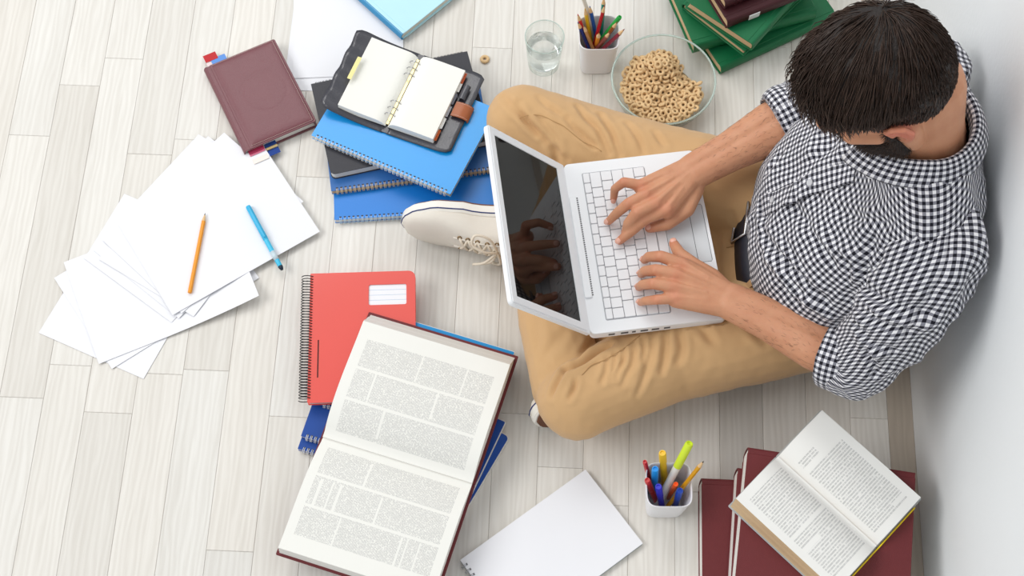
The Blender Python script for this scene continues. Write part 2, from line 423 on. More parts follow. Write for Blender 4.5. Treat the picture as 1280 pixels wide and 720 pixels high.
sheet((248, 168), (367, 236), (140, 329), 0.0082, 'white sheet with its far end pointing up beside the burgundy diary', group=GP)
sheet((128, 300), (238, 402), (262, 175), 0.0095, 'white sheet showing only a thin strip under the topmost sheet', group=GP)
sheet((215.6, 394), (148, 281), (402, 300), 0.0111, 'topmost white sheet, with the orange pencil and cyan pen on it', group=GP)
sheet((493, 118), (353, 112), (494, 43), 0.0008, 'blank white sheet behind the open organizer, lower of two', group='white sheets at the top of the picture', L=0.33)
sheet((505, 92), (365, 98), (500, 10), 0.0022, 'blank white sheet tucked under the pale blue book, upper of two', group='white sheets at the top of the picture')

# ================================================================ PENCILS AND PENS
def axis_M(base, tip):
    base, tip = Vector(base), Vector(tip); q = (tip - base).to_track_quat('Z', 'Y'); return Matrix.Translation(base) @ q.to_matrix().to_4x4(), (tip - base).length
def pencil(base, tip, col, label, r=0.0037, group=None, lead=None, cat='pencil'):
    M, L = axis_M(base, tip); t = thing('pencil', label, cat, M, group)
    cone = 0.017
    MB().lathe([(r * 0.96, 0), (r, 0.0006), (r, L - cone)], 6).build('barrel', pc(col), t)
    MB().lathe([(r, L - cone), (0.0013, L - 0.005)], 10).build('sharpened_wood', M_['bare_wood'], t)
    MB().lathe([(0.0013, L - 0.005), (0.0001, L)], 8).build('lead', pc(lead) if lead else M_['graphite'], t, True)
    return t
def pen(base, tip, body, cap, label, r=0.005, split=0.6, group=None, clip=True, flat_end=True, endcol=None):
    M, L = axis_M(base, tip); t = thing('pen', label, 'pen', M, group)
    s = L * split
    MB().lathe([(r * 0.55, 0), (r * 0.85, 0.002), (r * 0.9, 0.012), (r * 0.92, s)], 14).build('barrel', pc(body), t, 'auto')
    MB().lathe([(r * 0.92, s), (r, s + 0.0005), (r, L - 0.003), (r * 0.86, L), (r * 0.6, L), (r * 0.6, L - 0.002), (r * 0.3, L - 0.002)], 14).build('cap', pc(cap), t, 'auto')
    if clip: MB().box(-0.0012, 0.0012, r, r + 0.0022, s + 0.004, L - 0.004).build('clip', pc(cap), t)
    if endcol: MB().lathe([(r * 0.5, -0.004), (r * 0.86, 0.0005), (r * 0.9, 0.004)], 12).build('end_plug', pc(endcol), t, True)
    return t
pencil(W(237, 366, 0.0152), W(256.5, 266, 0.0152), (236, 150, 10), 'orange hexagonal pencil lying on the topmost white sheet')
pn = pen(W(351.5, 335, 0.0165), W(310, 258, 0.0165), (64, 190, 228), (52, 180, 224), 'cyan felt pen lying on the topmost white sheet', 0.0048, 0.45, endcol=(20, 40, 60))
MB().lathe([(0.00475, 0.018), (0.00475, 0.036)], 14).build('label_band', pc((196, 214, 222)), pn, True)

# ================================================================ BOOKS
def hardback(label, M, z0, w, h, t, cover, name='book', cat='book', group=None, c=0.0028, ov=0.004, pages='pages', rs=0.0, spine_mat=None, sg=1):
    """closed hardback; local x from the spine (0) to the fore-edge (w), y from 0 to h, z from 0 to t"""
    T = thing(name, label, cat, at_z(M, z0), group)
    cm = M_[cover]
    r = max(rs, 0.0015)
    for nm, za in (('back_cover', 0), ('front_cover', t - c)):
        mb = MB().prism(rrect(0.009, w, 0, h, rs=(0.001, r, r, 0.001)), za, za + c, c * 0.3)
        mb.prism(rrect(0.0, 0.0105, 0.0008, h - 0.0008, 0.0005), za + (0.0006 if za == 0 else -0.0006) + c * 0.1, za + c * 0.9 + (0.0006 if za == 0 else -0.0006), 0.0005)
        mb.build(nm, cm, T, 'auto')
    n = 10; prof = []
    for i in range(n + 1):
        a = -PI / 2 + PI * i / n; prof.append((-0.006 * math.cos(a) + 0.002, t / 2 + (t / 2 - 0.0005) * math.sin(a)))
    inner = [(p[0] + 0.002, t / 2 + (p[1] - t / 2) * 0.88) for p in reversed(prof)]
    poly = prof + inner; vs = []; fs = []
    for y in (0.0006, h - 0.0006):
        vs += [(p[0], y, p[1]) for p in poly]
    k = len(poly)
    for i in range(k): fs.append((i, i + k, (i + 1) % k + k, (i + 1) % k))
    for i in range(n): 
        j = k - 1 - i
        fs.append((i, i + 1, j - 1, j)); fs.append((k + j, k + j - 1, k + i + 1, k + i))
    MB().add(vs, fs).build('spine', M_[spine_mat] if spine_mat else cm, T, 'auto')
    pg = []
    for i in range(9): 
        a = i / 8; pg.append((w - ov - 0.0035 * math.sin(PI * a), c + (t - 2 * c) * a))
    pg = [(0.001, c)] + pg + [(0.001, t - c)]
    vs = [(p[0], y, p[1]) for y in (ov, h - ov) for p in pg]; k = len(pg)
    fs = [(i, (i + 1) % k, (i + 1) % k + k, i + k) for i in range(k)] + [tuple(range(k - 1, -1, -1)), tuple(range(k, 2 * k))]
    MB().add(vs, fs).build('page_block', M_[pages], T, 'auto')
    return T

def mirror_y(M):
    return M @ Matrix.Diagonal((1, -1, 1, 1))

def frame_sp(spine_a, spine_b, fore, z, L=None):
    """frame for a book: the spine runs from pixel spine_a to spine_b, the fore-edge passes pixel fore"""
    A, B, D = W(*spine_a, z), W(*spine_b, z), W(*fore, z)
    if L: B = A + (B - A).normalized() * L
    v = (B - A); h = v.length; v.normalize(); u = Vector((v.y, -v.x, 0)); w = (D - A).dot(u); org = A
    if w < 0:
        u = -u; w = -w
    # keep right-handed: swap the ends when needed
    if u.cross(v).z < 0:
        org = B; v = -v
    M = Matrix(((u.x, v.x, 0, org.x), (u.y, v.y, 0, org.y), (0, 0, 1, 0), (0, 0, 0, 1)))
    return M, w, h

# burgundy diary
M, w, h = frame_sp((256, 84), (307, 189), (396, 152), 0.022)
w = min(w, 0.17)
dia = hardback('burgundy leather diary with ribbon markers and an embossed ring on the cover', M, 0.0, w, h, 0.022, 'burgundy_leather', 'leather_diary', 'diary', pages='pages_white', rs=0.004)
# padded cover with an embossed ring, stitched edge
nx, ny = 44, 60; vs = []; fs = []
x0, x1, y0, y1 = 0.012, w - 0.002, 0.002, h - 0.002; cx, cy, R = (x0 + x1) / 2 + 0.004, h * 0.5, 0.042
for j in range(ny + 1):
    for i in range(nx + 1):
        x = x0 + (x1 - x0) * i / nx; y = y0 + (y1 - y0) * j / ny
        e = min(x - x0, x1 - x, y - y0, y1 - y); z = 0.0222 + 0.0035 * (1 - math.exp(-max(0, e) / 0.006)) - (0.0007 if e < 1e-5 else 0)
        d = math.hypot(x - cx, y - cy); z -= 0.0006 * math.exp(-((d - R) / 0.0022) ** 2)
        vs.append((x, y, z))
for j in range(ny):
    for i in range(nx): a = j * (nx + 1) + i; fs.append((a, a + 1, a + nx + 2, a + nx + 1))
MB().add(vs, fs).build('padded_panel', M_['burgundy_leather'], dia, True)
st = MB()
def stitches(mb, p, q, z, n, r=0.00035):
    p, q = Vector((*p, z)), Vector((*q, z))
    for i in range(n):
        a = p.lerp(q, (i + 0.15) / n); b = p.lerp(q, (i + 0.8) / n); mb.tube([a, b], r, 4)
e = 0.004
for p, q, n in (((x1 - e, e), (x1 - e, h - e), 55), ((0.014, e), (x1 - e, e), 40), ((0.014, h - e), (x1 - e, h - e), 40)): stitches(st, p, q, 0.0246, n)
o = st.build('stitching', M_['thread'], dia); o['kind'] = 'stuff'
def flag(par, x, y, wd, ln, z, cols, tilt=0.0):
    """ribbon of stripes hanging out past y"""
    t = None; k = len(cols)
    for i, (c, f0, f1) in enumerate(cols):
        ya, yb = y + ln * f0, y + ln * f1
        if ya > yb: ya, yb = yb, ya
        MB().add([(x + tilt * ya, ya, z), (x + wd + tilt * ya, ya, z), (x + wd + tilt * yb, yb, z - 0.003 * max(f0, f1)), (x + tilt * yb, yb, z - 0.003 * max(f0, f1)),
                  (x + tilt * ya, ya, z + .0006), (x + wd + tilt * ya, ya, z + .0006), (x + wd + tilt * yb, yb, z + .0006 - 0.003 * max(f0, f1)), (x + tilt * yb, yb, z + .0006 - 0.003 * max(f0, f1))],
                 [(3, 2, 1, 0), (4, 5, 6, 7), (0, 1, 5, 4), (1, 2, 6, 5), (2, 3, 7, 6), (3, 0, 4, 7)]).build('ribbon_marker', pc(c, 0.6), par)
# which end is the near one?
near0 = (M @ Vector((0, 0, 0))).y < (M @ Vector((0, h, 0))).y
yn, yf, dn, df = (0.004, h - 0.004, -1, 1) if near0 else (h - 0.004, 0.004, 1, -1)
flag(dia, 0.004, yn, 0.030, dn * 0.031, 0.0128, [((176, 46, 84), 0, 0.30), ((214, 110, 140), 0.30, 0.42), ((242, 232, 224), 0.42, 1)])
flag(dia, 0.036, yn, 0.022, dn * 0.028, 0.0112, [((24, 62, 132), 0, 0.3), ((196, 172, 120), 0.3, 0.5), ((18, 60, 140), 0.5, 1)])
flag(dia, 0.006, yf, 0.025, df * 0.036, 0.0125, [((234, 214, 214), 0, 0.5), ((190, 36, 42), 0.5, 1)])
flag(dia, 0.016, yf, 0.029, df * 0.022, 0.0145, [((98, 148, 220), 0, 1)])
flag(dia, 0.012, yf, 0.046, df * 0.012, 0.0105, [((26, 120, 84), 0, 1)])

# pale blue book at the top edge of the picture
M, w, h = frame_sp((503, 44), (452, -2), (580, -1), 0.020)
hardback('pale blue cloth book lying at the top edge, beside a white sheet', M, 0.003, 0.15, 0.21, 0.019, 'pale_blue', 'notebook', 'book', pages='pages', c=0.002, spine_mat='mid_blue')

# ---------------------------------------------------------------- wire bound notebooks
def rings(L, n, r, wr, y=0.0, z=0.0, a0=-0.6, a1=None, seg=9, double=False, x0=0.0, ns=4):
    mb = MB(); a1 = a1 if a1 is not None else 2 * PI - 1.6
    for i in range(n):
        x = x0 + L * (i + 0.5) / n
        for dx in ((-0.0012, 0.0012) if double else (0,)):
            pts = [(x + dx, y - r * math.cos(a0 + (a1 - a0) * t / seg) , z + r * math.sin(a0 + (a1 - a0) * t / seg)) for t in range(seg + 1)]
            mb.tube(pts, wr, ns)
    return mb
def notebook(label, M, z0, w, h, t, cover, wire, name='spiral_notebook', group=None, n=30, r=0.006, wr=0.0006, cat='notebook', pages='pages_white', corner=0.006, double=True, inset=0.006, back=None):
    """spiral bound along local y = 0 (x from 0 to w), pages towards +y"""
    T = thing(name, label, cat, at_z(M, z0), group); c = 0.0009
    out = rrect(0, w, 0, h, rs=(0.001, 0.001, corner, corner))
    MB().prism(out, 0, c, 0.0002).build('back_cover', M_[back or cover], T)
    MB().prism(rrect(0.001, w - 0.001, 0.001, h - 0.002, rs=(0.001, 0.001, corner, corner)), c, t - c).build('page_block', M_[pages], T)
    MB().prism(out, t - c, t, 0.0002).build('front_cover', M_[cover], T)
    o = rings(w - 0.014, n, r, wr, 0.002, t / 2, -2.2, 2.2 + 0.0, 9, double, 0.007).build('spiral_binding', M_[wire], T, True); o['kind'] = 'stuff'
    hl = MB()
    for i in range(n):
        x = 0.007 + (w - 0.014) * (i + 0.5) / n; hl.box(x - 0.0019, x + 0.0019, 0.0035, 0.0062, t - 0.0002, t + 0.00012)
    o = hl.build('punched_holes', M_['black_cover'], T); o['kind'] = 'stuff'
    return T
def frame_nb(a, b, d, z):
    """binding edge from pixel a to b, the pages on the side of pixel d (right-handed)"""
    A, B, D = W(*a, z), W(*b, z), W(*d, z)
    u = (B - A).normalized(); v = Vector((-u.y, u.x, 0))
    if (D - A).dot(v) < 0: A, B = B, A; u = -u; v = -v
    return Matrix(((u.x, v.x, 0, A.x), (u.y, v.y, 0, A.y), (0, 0, 1, 0), (0, 0, 0, 1))), (B - A).length, (D - A).dot(v)

# the stack under the organizer
M, w, h = frame_nb((418, 275), (618, 262), (412, 200), 0.013)
notebook('royal blue spiral notebook at the bottom of the stack by the sneaker', M, 0.0, 0.297, 0.20, 0.013, 'blue_pp2', 'wire_blue', n=36, r=0.0066)
M, w, h = frame_nb((414, 239), (612, 212), (404, 180), 0.026)
notebook('dusty blue notebook with tan wire binding, second from the bottom of its stack', M, 0.0134, 0.297, 0.20, 0.0125, 'blue_cloth', 'wire_tan', n=36, r=0.0064, pages='pages_tan')
M, w, h = frame_nb((384, 106), (584, 64), (421, 231), 0.045)
T = notebook('black notebook with rounded corners between the two blue notebooks', M, 0.0263, 0.297, 0.195, 0.019, 'black_cover', 'wire_black', n=44, r=0.008, pages='pages_white', corner=0.009)
M, w, h = frame_nb((389, 169), (563, 243), (607, 130), 0.058)
notebook('bright blue spiral notebook lying under the open black organizer', M, 0.0457, w, h, 0.012, 'blue_pp', 'wire_white', n=34, r=0.0062, pages='pages')

# open ring organizer
zO = 0.0586
A = W(523.5, 67, 0.082); B = W(482, 152, 0.082)
v = (A - B); hp = v.length; v.normalize(); u = Vector((v.y, -v.x, 0))
MO = Matrix(((u.x, v.x, 0, B.x), (u.y, v.y, 0, B.y), (0, 0, 1, zO), (0, 0, 0, 1)))
org = thing('ring_organizer', 'open black leather ring organizer with blank pages and a tan clasp', 'organizer', MO)
def flap(x0, x1, y0, y1, nm, lift, sgn, rr=0.014):
    poly = rrect(x0, x1, y0, y1, rs=((rr, 0.001, 0.001, rr) if sgn < 0 else (0.001, rr, rr, 0.001)), n=5)
    mb = MB(); n = len(poly); K = 14; vs = []; fs = []
    nx, ny = 16, 22
    for lay in (0.0024, 0.0):
        for j in range(ny + 1):
            for i in range(nx + 1):
                fx, fy = i / nx, j / ny; x = x0 + (x1 - x0) * fx; y = y0 + (y1 - y0) * fy
                ox = abs(x) / max(abs(x0), abs(x1))
                if ox > 0.8:                                     # round the two outer corners
                    k = (ox - 0.8) / 0.2; s = 1 - 0.10 * (1 - math.sqrt(max(0, 1 - k * k)))
                    y = (y0 + y1) / 2 + (y - (y0 + y1) / 2) * s
                z = lift * ox ** 2 + 0.0035 * math.sin(fy * 21 + fx * 2) * ox ** 3 * (1 if sgn < 0 else 0.25)
                vs.append((x, y, max(0, z) + lay))
    N = (nx + 1) * (ny + 1)
    for j in range(ny):
        for i in range(nx):
            q = (j * (nx + 1) + i, j * (nx + 1) + i + 1, (j + 1) * (nx + 1) + i + 1, (j + 1) * (nx + 1) + i); fs.append(q); fs.append(tuple(N + t for t in reversed(q)))
    rim = [i for i in range(nx + 1)] + [j * (nx + 1) + nx for j in range(1, ny + 1)] + [ny * (nx + 1) + i for i in range(nx - 1, -1, -1)] + [j * (nx + 1) for j in range(ny - 1, 0, -1)]
    for t in range(len(rim)):
        p, q = rim[t], rim[(t + 1) % len(rim)]; fs.append((p, N + p, N + q, q))
    return mb.add(vs, fs).build(nm, M_['black_leather'], org, True)
def loc(px, py, z): return MO.inverted() @ W(px, py, z)
lA = loc(401, 128, 0.085); lB = loc(449, 50, 0.085)
xL = -0.126; xR = 0.128
flap(xL, -0.004, -0.012, hp + 0.012, 'left_flap', 0.020, -1)
flap(0.004, xR, -0.012, hp + 0.012, 'right_flap', 0.004, 1)
MB().box(-0.006, 0.006, -0.011, hp + 0.011, 0.0, 0.0028).build('spine', M_['black_leather'], org)
def pages_stack(x0, x1, z, th, nm, curve):
    n = 14; up = []; lo = []
    for i in range(n + 1):
        f = i / n; x = x0 + (x1 - x0) * f; d = abs(x) - min(abs(x0), abs(x1)); D = abs(x1 - x0)
        zz = z + th * (1 - math.exp(-d / 0.006)) - curve * (d / D) ** 2
        up.append((x, zz)); lo.append((x, z if d > 0.001 else z))
    poly = up + lo[::-1]; k = len(poly)
    vs = [(p[0], y, p[1]) for y in (0.0, hp) for p in poly]
    fs = [(i, (i + 1) % k, (i + 1) % k + k, i + k) for i in range(k)]
    m_ = len(up)
    for i in range(m_ - 1): fs.append((i, k - 1 - i, k - 2 - i, i + 1)); fs.append((k + i, k + i + 1, 2 * k - 2 - i, 2 * k - 1 - i))
    return MB().add(vs, fs).build(nm, M_['org_page'], org, 'auto')
M_['org_page'] = plain('ivory_page', (242, 241, 234), 0.7, 0.01, 20, spec=0.25)
pages_stack(-0.002, -0.094, 0.0062, 0.013, 'left_page_stack', -0.006)
pages_stack(0.002, 0.092, 0.0045, 0.018, 'right_page_stack', 0.003)
MB().box(-0.0024, 0.0024, 0.004, hp - 0.004, 0.004, 0.0085).build('ring_bar', M_['brass'], org)
for yy in (0.12, 0.21, 0.30, 0.70, 0.79, 0.88):
    y = hp * yy; pts = [(0.0105 * math.cos(a), y, 0.0135 + 0.0105 * math.sin(a)) for a in [2 * PI * i / 16 for i in range(16)]]
    MB().tube(pts, 0.0009, 6, closed=True).build('ring', M_['steel'], org, True)
    hl = MB()
for i, (f0, c) in enumerate(((0.02, (206, 98, 40)), (0.19, (250, 250, 248)), (0.36, (176, 176, 182)), (0.54, (120, 120, 130)), (0.72, (236, 232, 226)), (0.84, (190, 84, 40)))):
    MB().box(0.090, 0.0965, hp * f0, hp * (f0 + 0.15), 0.010 + 0.0004 * i, 0.0108 + 0.0004 * i).build('divider_tab', pc(c, 0.6), org)
MB().prism(rrect(-0.098, -0.090, hp * 0.34, hp * 0.66, 0.001), 0.0335, 0.0341).build('sticky_note', pc((240, 230, 160), 0.7), org)
# clasp strap and pen loop
sp = [(0.100, 0.009), (0.112, 0.0115), (0.124, 0.011), (0.132, 0.007), (0.134, 0.003), (0.131, 0.0008)]
mb = MB(); vs = []; fs = []
for (x, z) in sp:
    for y in (hp * 0.40, hp * 0.60): vs += [(x, y, z + 0.0022), (x, y, z)]
for i in range(len(sp) - 1):
    a = i * 4; b = a + 4; fs += [(a, a + 2, b + 2, b), (a + 1, b + 1, b + 3, a + 3), (a, b, b + 1, a + 1), (a + 2, a + 3, b + 3, b + 2)]
fs += [(0, 1, 3, 2), (len(vs) - 4, len(vs) - 2, len(vs) - 1, len(vs) - 3)]
o = mb.add(vs, fs).build('clasp_strap', M_['tan_leather'], org, 'auto'); o['label'] = 'tan leather clasp strap with stitched edges'
st = MB()
for y in (hp * 0.415, hp * 0.585):
    for (xa, za), (xb, zb) in zip(sp[:3], sp[1:4]): 
        for t in range(4):
            a, b = (t + .1) / 4, (t + .75) / 4
            st.tube([(xa + (xb - xa) * a, y, za + (zb - za) * a + 0.0026), (xa + (xb - xa) * b, y, za + (zb - za) * b + 0.0026)], 0.0003, 4)
so = st.build('stitching', M_['thread'], o); so['kind'] = 'stuff'
lp = [(0.106 + 0.007 * math.cos(a), 0, 0.010 + 0.006 * math.sin(a)) for a in [PI * i / 8 for i in range(9)]]
vs = []; fs = []
for (x, _, z) in lp:
    for y in (hp * 0.64, hp * 0.84): vs.append((x, y, z))
for i in range(8): fs.append((2 * i, 2 * i + 1, 2 * i + 3, 2 * i + 2))
MB().add(vs, fs).build('pen_loop', M_['black_leather'], org, True)

# ---------------------------------------------------------------- red coil notebook
zr = 0.034
M, w, h = frame_nb((388, 342), (384, 503), (519, 338), zr + 0.012)
redM = M; T = thing('spiral_notebook', 'red plastic notebook with black coil binding and a label window', 'notebook', at_z(M, zr)); tk = 0.012
w = (W(388, 342, zr) - W(384, 503, zr)).length; h = min(h, 0.19)
wx0, wx1 = None, None
iv = at_z(M, 0).inverted()
pw = [iv @ W(px, py, zr + tk) for px, py in ((461, 356), (508, 356), (461, 380), (508, 380))]
xa, xb = min(p.x for p in pw), max(p.x for p in pw); ya, yb = min(p.y for p in pw), max(p.y for p in pw)
c = 0.0012
MB().prism(rrect(0, w, 0, h, rs=(0.002, 0.002, 0.01, 0.01)), 0, c, 0.0003).build('back_cover', M_['red_pp'], T)
MB().prism(rrect(0.002, w - 0.002, 0.002, h - 0.003, rs=(0.002, 0.002, 0.009, 0.009)), c, tk - c - 0.001).build('page_block', M_['pages_white'], T)
# front cover with a real window: eight-cell frame
out = rrect(0, w, 0, h, rs=(0.002, 0.002, 0.012, 0.012), n=5); bmf = bmesh.new()
def loop2(pts, z): return [bmf.verts.new((p[0], p[1], z)) for p in pts]
win = rrect(xa, xb, ya, yb, 0.003, 3)
def ring_fill(o_, w_, flip):
    es = [bmf.edges.new((L[i], L[(i + 1) % len(L)])) for L in (o_, w_) for i in range(len(L))]
    bmesh.ops.triangle_fill(bmf, use_beauty=True, use_dissolve=False, edges=es)
ot, wt = loop2(out, tk), loop2(win, tk); ob, wbm = loop2(out, tk - c), loop2(win, tk - c)
ring_fill(ot, wt, 0); ring_fill(ob, wbm, 1)
for a, b in ((ot, ob), (wt, wbm)):
    for i in range(len(a)): bmf.faces.new((a[i], a[(i + 1) % len(a)], b[(i + 1) % len(a)], b[i]))
bmesh.ops.recalc_face_normals(bmf, faces=bmf.faces)
me = bpy.data.meshes.new('front_cover'); bmf.to_mesh(me); bmf.free(); link('front_cover', me, M_['red_pp'], T)
MB().box(xa - 0.004, xb + 0.004, ya - 0.004, yb + 0.004, tk - c - 0.0012, tk - c - 0.0006).build('label_card', M_['paper'], T)
lm = MB()
for f in (0.25, 0.5, 0.75):
    x = xa + (xb - xa) * f; lm.box(x - 0.0004, x + 0.0004, ya, yb, tk - c - 0.0007, tk - c - 0.00045)
o = lm.build('ruled_lines', pc((190, 205, 225), 0.7), T); o['kind'] = 'stuff'
s0, s1 = iv @ W(398, 425, zr + tk), iv @ W(398, 472, zr + tk)
MB().box(min(s0.x, s1.x), max(s0.x, s1.x), s0.y - 0.0011, s0.y + 0.0011, tk - 0.0003, tk + 0.0002).build('closure_slot', M_['dark_slot'], T)
n = 44; mb = MB(); r = 0.0135; pts = []
xs0, xs1 = 0.004, w - 0.006
for i in range(n * 12 + 1):
    a = 2 * PI * i / 12; pts.append((xs0 + (xs1 - xs0) * i / (n * 12), -0.004 - r * 0.85 * math.cos(a), tk * 0.5 + r * 0.72 * math.sin(a)))
mb.tube(pts, 0.00085, 5).build('coil_binding', M_['wire_black'], T, True)

# ---------------------------------------------------------------- what lies under the dictionary
M, w, h = frame_nb((372, 561), (470, 588), (395, 512), 0.010)
notebook('small blue spiral notebook peeping out left of the dictionary, lower of two', M, 0.0, 0.14, 0.10, 0.010, 'navy_card', 'wire_white', n=17, r=0.006)
M, w, h = frame_nb((376, 545), (474, 572), (400, 505), 0.021)
notebook('small blue spiral notebook peeping out left of the dictionary, upper of two', M, 0.0105, 0.14, 0.10, 0.010, 'navy_card', 'wire_white', n=17, r=0.006)
M, w, h = frame_nb((398, 504), (470, 524), (420, 470), 0.031)
notebook('narrow blue notepad with white spiral under the red notebook corner', M, 0.0212, 0.11, 0.08, 0.009, 'navy_card', 'wire_white', n=13, r=0.006)
def softbook(label, a, b, d, z0, t, cover, w=None, h=None, r=0.006, name='notebook', pages='pages_white', cat='notebook'):
    M, ww, hh = frame_nb(a, b, d, z0 + t); w = w or ww; h = h or hh
    T = thing(name, label, cat, at_z(M, z0)); c = 0.0006
    MB().prism(rrect(0, w, 0, h, r), 0, c).build('back_cover', M_[cover], T)
    MB().prism(rrect(-0.001, w + 0.001, -0.001, h + 0.001, r), c, t - c).build('page_block', M_[pages], T)
    MB().prism(rrect(0, w, 0, h, r), t - c, t, 0.0002).build('front_cover', M_[cover], T)
    return T
softbook('navy notebook with white page edges sticking out right, lower of two', (637, 545), (580, 641), (560, 500), 0.0, 0.010, 'navy_card', 0.15, 0.105, 0.007)
softbook('navy notebook with square corners sticking out right, upper of two', (637, 516), (578, 640), (560, 480), 0.0105, 0.010, 'navy_card', 0.17, 0.11, 0.002)
softbook('cyan blue folder with its corner under the far end of the dictionary', (643, 440), (527, 405), (600, 560), 0.031, 0.010, 'cyan_card', 0.18, 0.15, 0.002, 'folder', 'pages_white', 'folder')

# ---------------------------------------------------------------- open books
def open_book(name, label, cat, MB_, z0, Wl, Wr, L, tl, tr, cover, print_l, print_r, edge, ovl=0.004, slant_l=0.0, slant_r=0.0, cov_t=0.003, spine_h=0.0, group=None, cover_edge=None):
    """open book; local y along the gutter (0..L), x < 0 left half, x > 0 right half"""
    T = thing(name, label, cat, at_z(MB_, z0), group)
    for sgn, Wd, th, sl, pm, nm in ((-1, Wl, tl, slant_l, print_l, 'left_pages'), (1, Wr, tr, slant_r, print_r, 'right_pages')):
        MB().prism(rrect(min(0, sgn * (Wd + ovl + sl)), max(0, sgn * (Wd + ovl + sl)), -ovl, L + ovl, 0.002), 0, cov_t, 0.0006).build('cover_board', M_[cover], T)
        n = 22; top = []
        for i in range(n + 1):
            f = i / n; d = Wd * f
            zz = cov_t + th * (1 - math.exp(-d / (0.10 * Wd + 0.25 * th))) + 0.004 * math.sin(PI * min(1, f * 1.1)) ** 2
            if f < 0.001: zz = cov_t + th * 0.25
            top.append((sgn * d, zz))
        # the block below: fore-edge slanting outwards by sl
        zt = top[-1][1]; m2 = 6
        fore = [(sgn * (Wd + sl * (1 - (1 - j / m2) ** 1.0) + 0.001 * math.sin(j * 2.2)), zt + (cov_t - zt) * j / m2) for j in range(1, m2 + 1)]
        poly = top + fore + [(0.0, cov_t)]; k = len(poly)
        vs = [(p[0], y, p[1] - (0.0002 if True else 0)) for y in (0.0, L) for p in poly]
        fs = [(i, (i + 1) % k, (i + 1) % k + k, i + k) if sgn < 0 else (i + k, (i + 1) % k + k, (i + 1) % k, i) for i in range(k)]
        # end caps as quads down to the board
        base = [(p[0], cov_t) for p in top]
        b0 = len(vs); vs += [(p[0], y, p[1]) for y in (0.0, L) for p in base]; nb = len(base)
        for i in range(n):
            fs.append((i, i + 1, b0 + i + 1, b0 + i)); fs.append((k + i, b0 + nb + i, b0 + nb + i + 1, k + i + 1))
        for e in (0, 1):
            ed = [e * k + n + j for j in range(m2 + 1)]; fs.append(tuple(ed + [b0 + e * nb + n]))
        blk = MB().add(vs, fs).build('page_block', M_[edge], T, 'auto')
        # the printed leaf lying on top
        pg = MB(); ny = 8; pg.uv = []
        for lay in (0.0003, 0.0):
            for j in range(ny + 1):
                for i, (x, z) in enumerate(top):
                    pg.v.append(Vector((x, L * j / ny, z + lay))); pg.uv.append((i / n, j / ny))
        N = (ny + 1) * (n + 1)
        for j in range(ny):
            for i in range(n):
                q = (j * (n + 1) + i, j * (n + 1) + i + 1, (j + 1) * (n + 1) + i + 1, (j + 1) * (n + 1) + i)
                if sgn < 0: q = q[::-1]
                pg.f.append(q); pg.f.append(tuple(N + t for t in reversed(q)))
        pg.build('printed_page', pm, T, True)
    if spine_h: MB().box(-0.012, 0.012, -ovl, L + ovl, -0.0005, cov_t * 0.8).build('spine', M_[cover], T)
    return T
# dictionary: gutter from left (404,546) to right (588,601)
PAP = (238, 237, 231); INK = (128, 128, 130)
zD = 0.048; zG = zD + 0.016
G0, G1 = W(403, 545, zG), W(590, 603, zG)
v = (G1 - G0); LD = v.length; v.normalize(); u = Vector((v.y, -v.x, 0))      # y axis to the right, x axis towards the viewer
MD = Matrix(((u.x, v.x, 0, G0.x), (u.y, v.y, 0, G0.y), (0, 0, 1, 0), (0, 0, 0, 1)))
ivD = MD.inverted()
brk_u = [(0.10, 0.95, a, a + 0.006) for a in ()]
pmA = print_mat('dictionary_print_far', PAP, INK, 150, 3, (0.06, 0.87), (0.07, 0.93), 0.68, [(0.1, .33, .33, .345), (.36, .6, .62, .635), (.36, .6, .2, .212), (.62, .86, .45, .46), (.62, .86, .75, .76)], 95, chaos=0.45)
pmB = print_mat('dictionary_print_near', PAP, INK, 150, 3, (0.06, 0.87), (0.06, 0.94), 0.68, [(0.1, .33, .36, .372), (.36, .6, .10, .118), (.36, .6, .18, .19), (.36, .6, .23, .245), (.36, .6, .50, .512), (.62, .86, .3, .31), (.62, .86, .70, .712), (.62, .86, .74, .75), (.62, .86, .82, .83)], 95, chaos=0.45)
open_book('dictionary', 'large open dictionary with maroon cover lying on the red notebook', 'book', MD, zD, 0.205, 0.197, LD, 0.036, 0.022, 'burgundy_cloth', pmA, pmB, 'pages_white', 0.005, 0.026, 0.003)

# ---------------------------------------------------------------- white sketchpad
M, w, h = frame_nb((575, 700), (640, 790), (728, 597), 0.009)
SP = notebook('blank white sketchpad with silver spiral, in front of the man\'s knee', M, 0.0, 0.155, 0.258, 0.009, 'paper', 'wire', 'sketchpad', n=14, r=0.007, corner=0.001, cat='sketchpad', double=True, back='grey_card')

# ---------------------------------------------------------------- burgundy books by the wall
def bframe(a, b, z):
    """spine along the far edge, from pixel a (left) to pixel b (right)"""
    A, B = W(*a, z), W(*b, z); y = (A - B).normalized(); u = Vector((y.y, -y.x, 0))
    if u.y > 0: u = -u; 
    M = Matrix(((u.x, y.x, 0, B.x), (u.y, y.y, 0, B.y), (0, 0, 1, 0), (0, 0, 0, 1)))
    if u.cross(y).z < 0:
        y = -y; M = Matrix(((u.x, y.x, 0, A.x), (u.y, y.y, 0, A.y), (0, 0, 1, 0), (0, 0, 0, 1)))
    return M, (A - B).length
M, L = bframe((877, 598), (1080, 607), 0.048)
hardback('burgundy cloth book on the floor, lowest and farthest left of three', M, 0.0, 0.21, 0.27, 0.048, 'burgundy_cloth', ov=0.0016, pages='pages_white')
M, L = bframe((922, 585), (1128, 609), 0.098)
hardback('burgundy cloth book in the middle of the stack of three', M, 0.0485, 0.21, 0.27, 0.0495, 'burgundy_cloth', ov=0.0016, pages='pages_white')
M, L = bframe((935, 559), (1145, 591), 0.152)
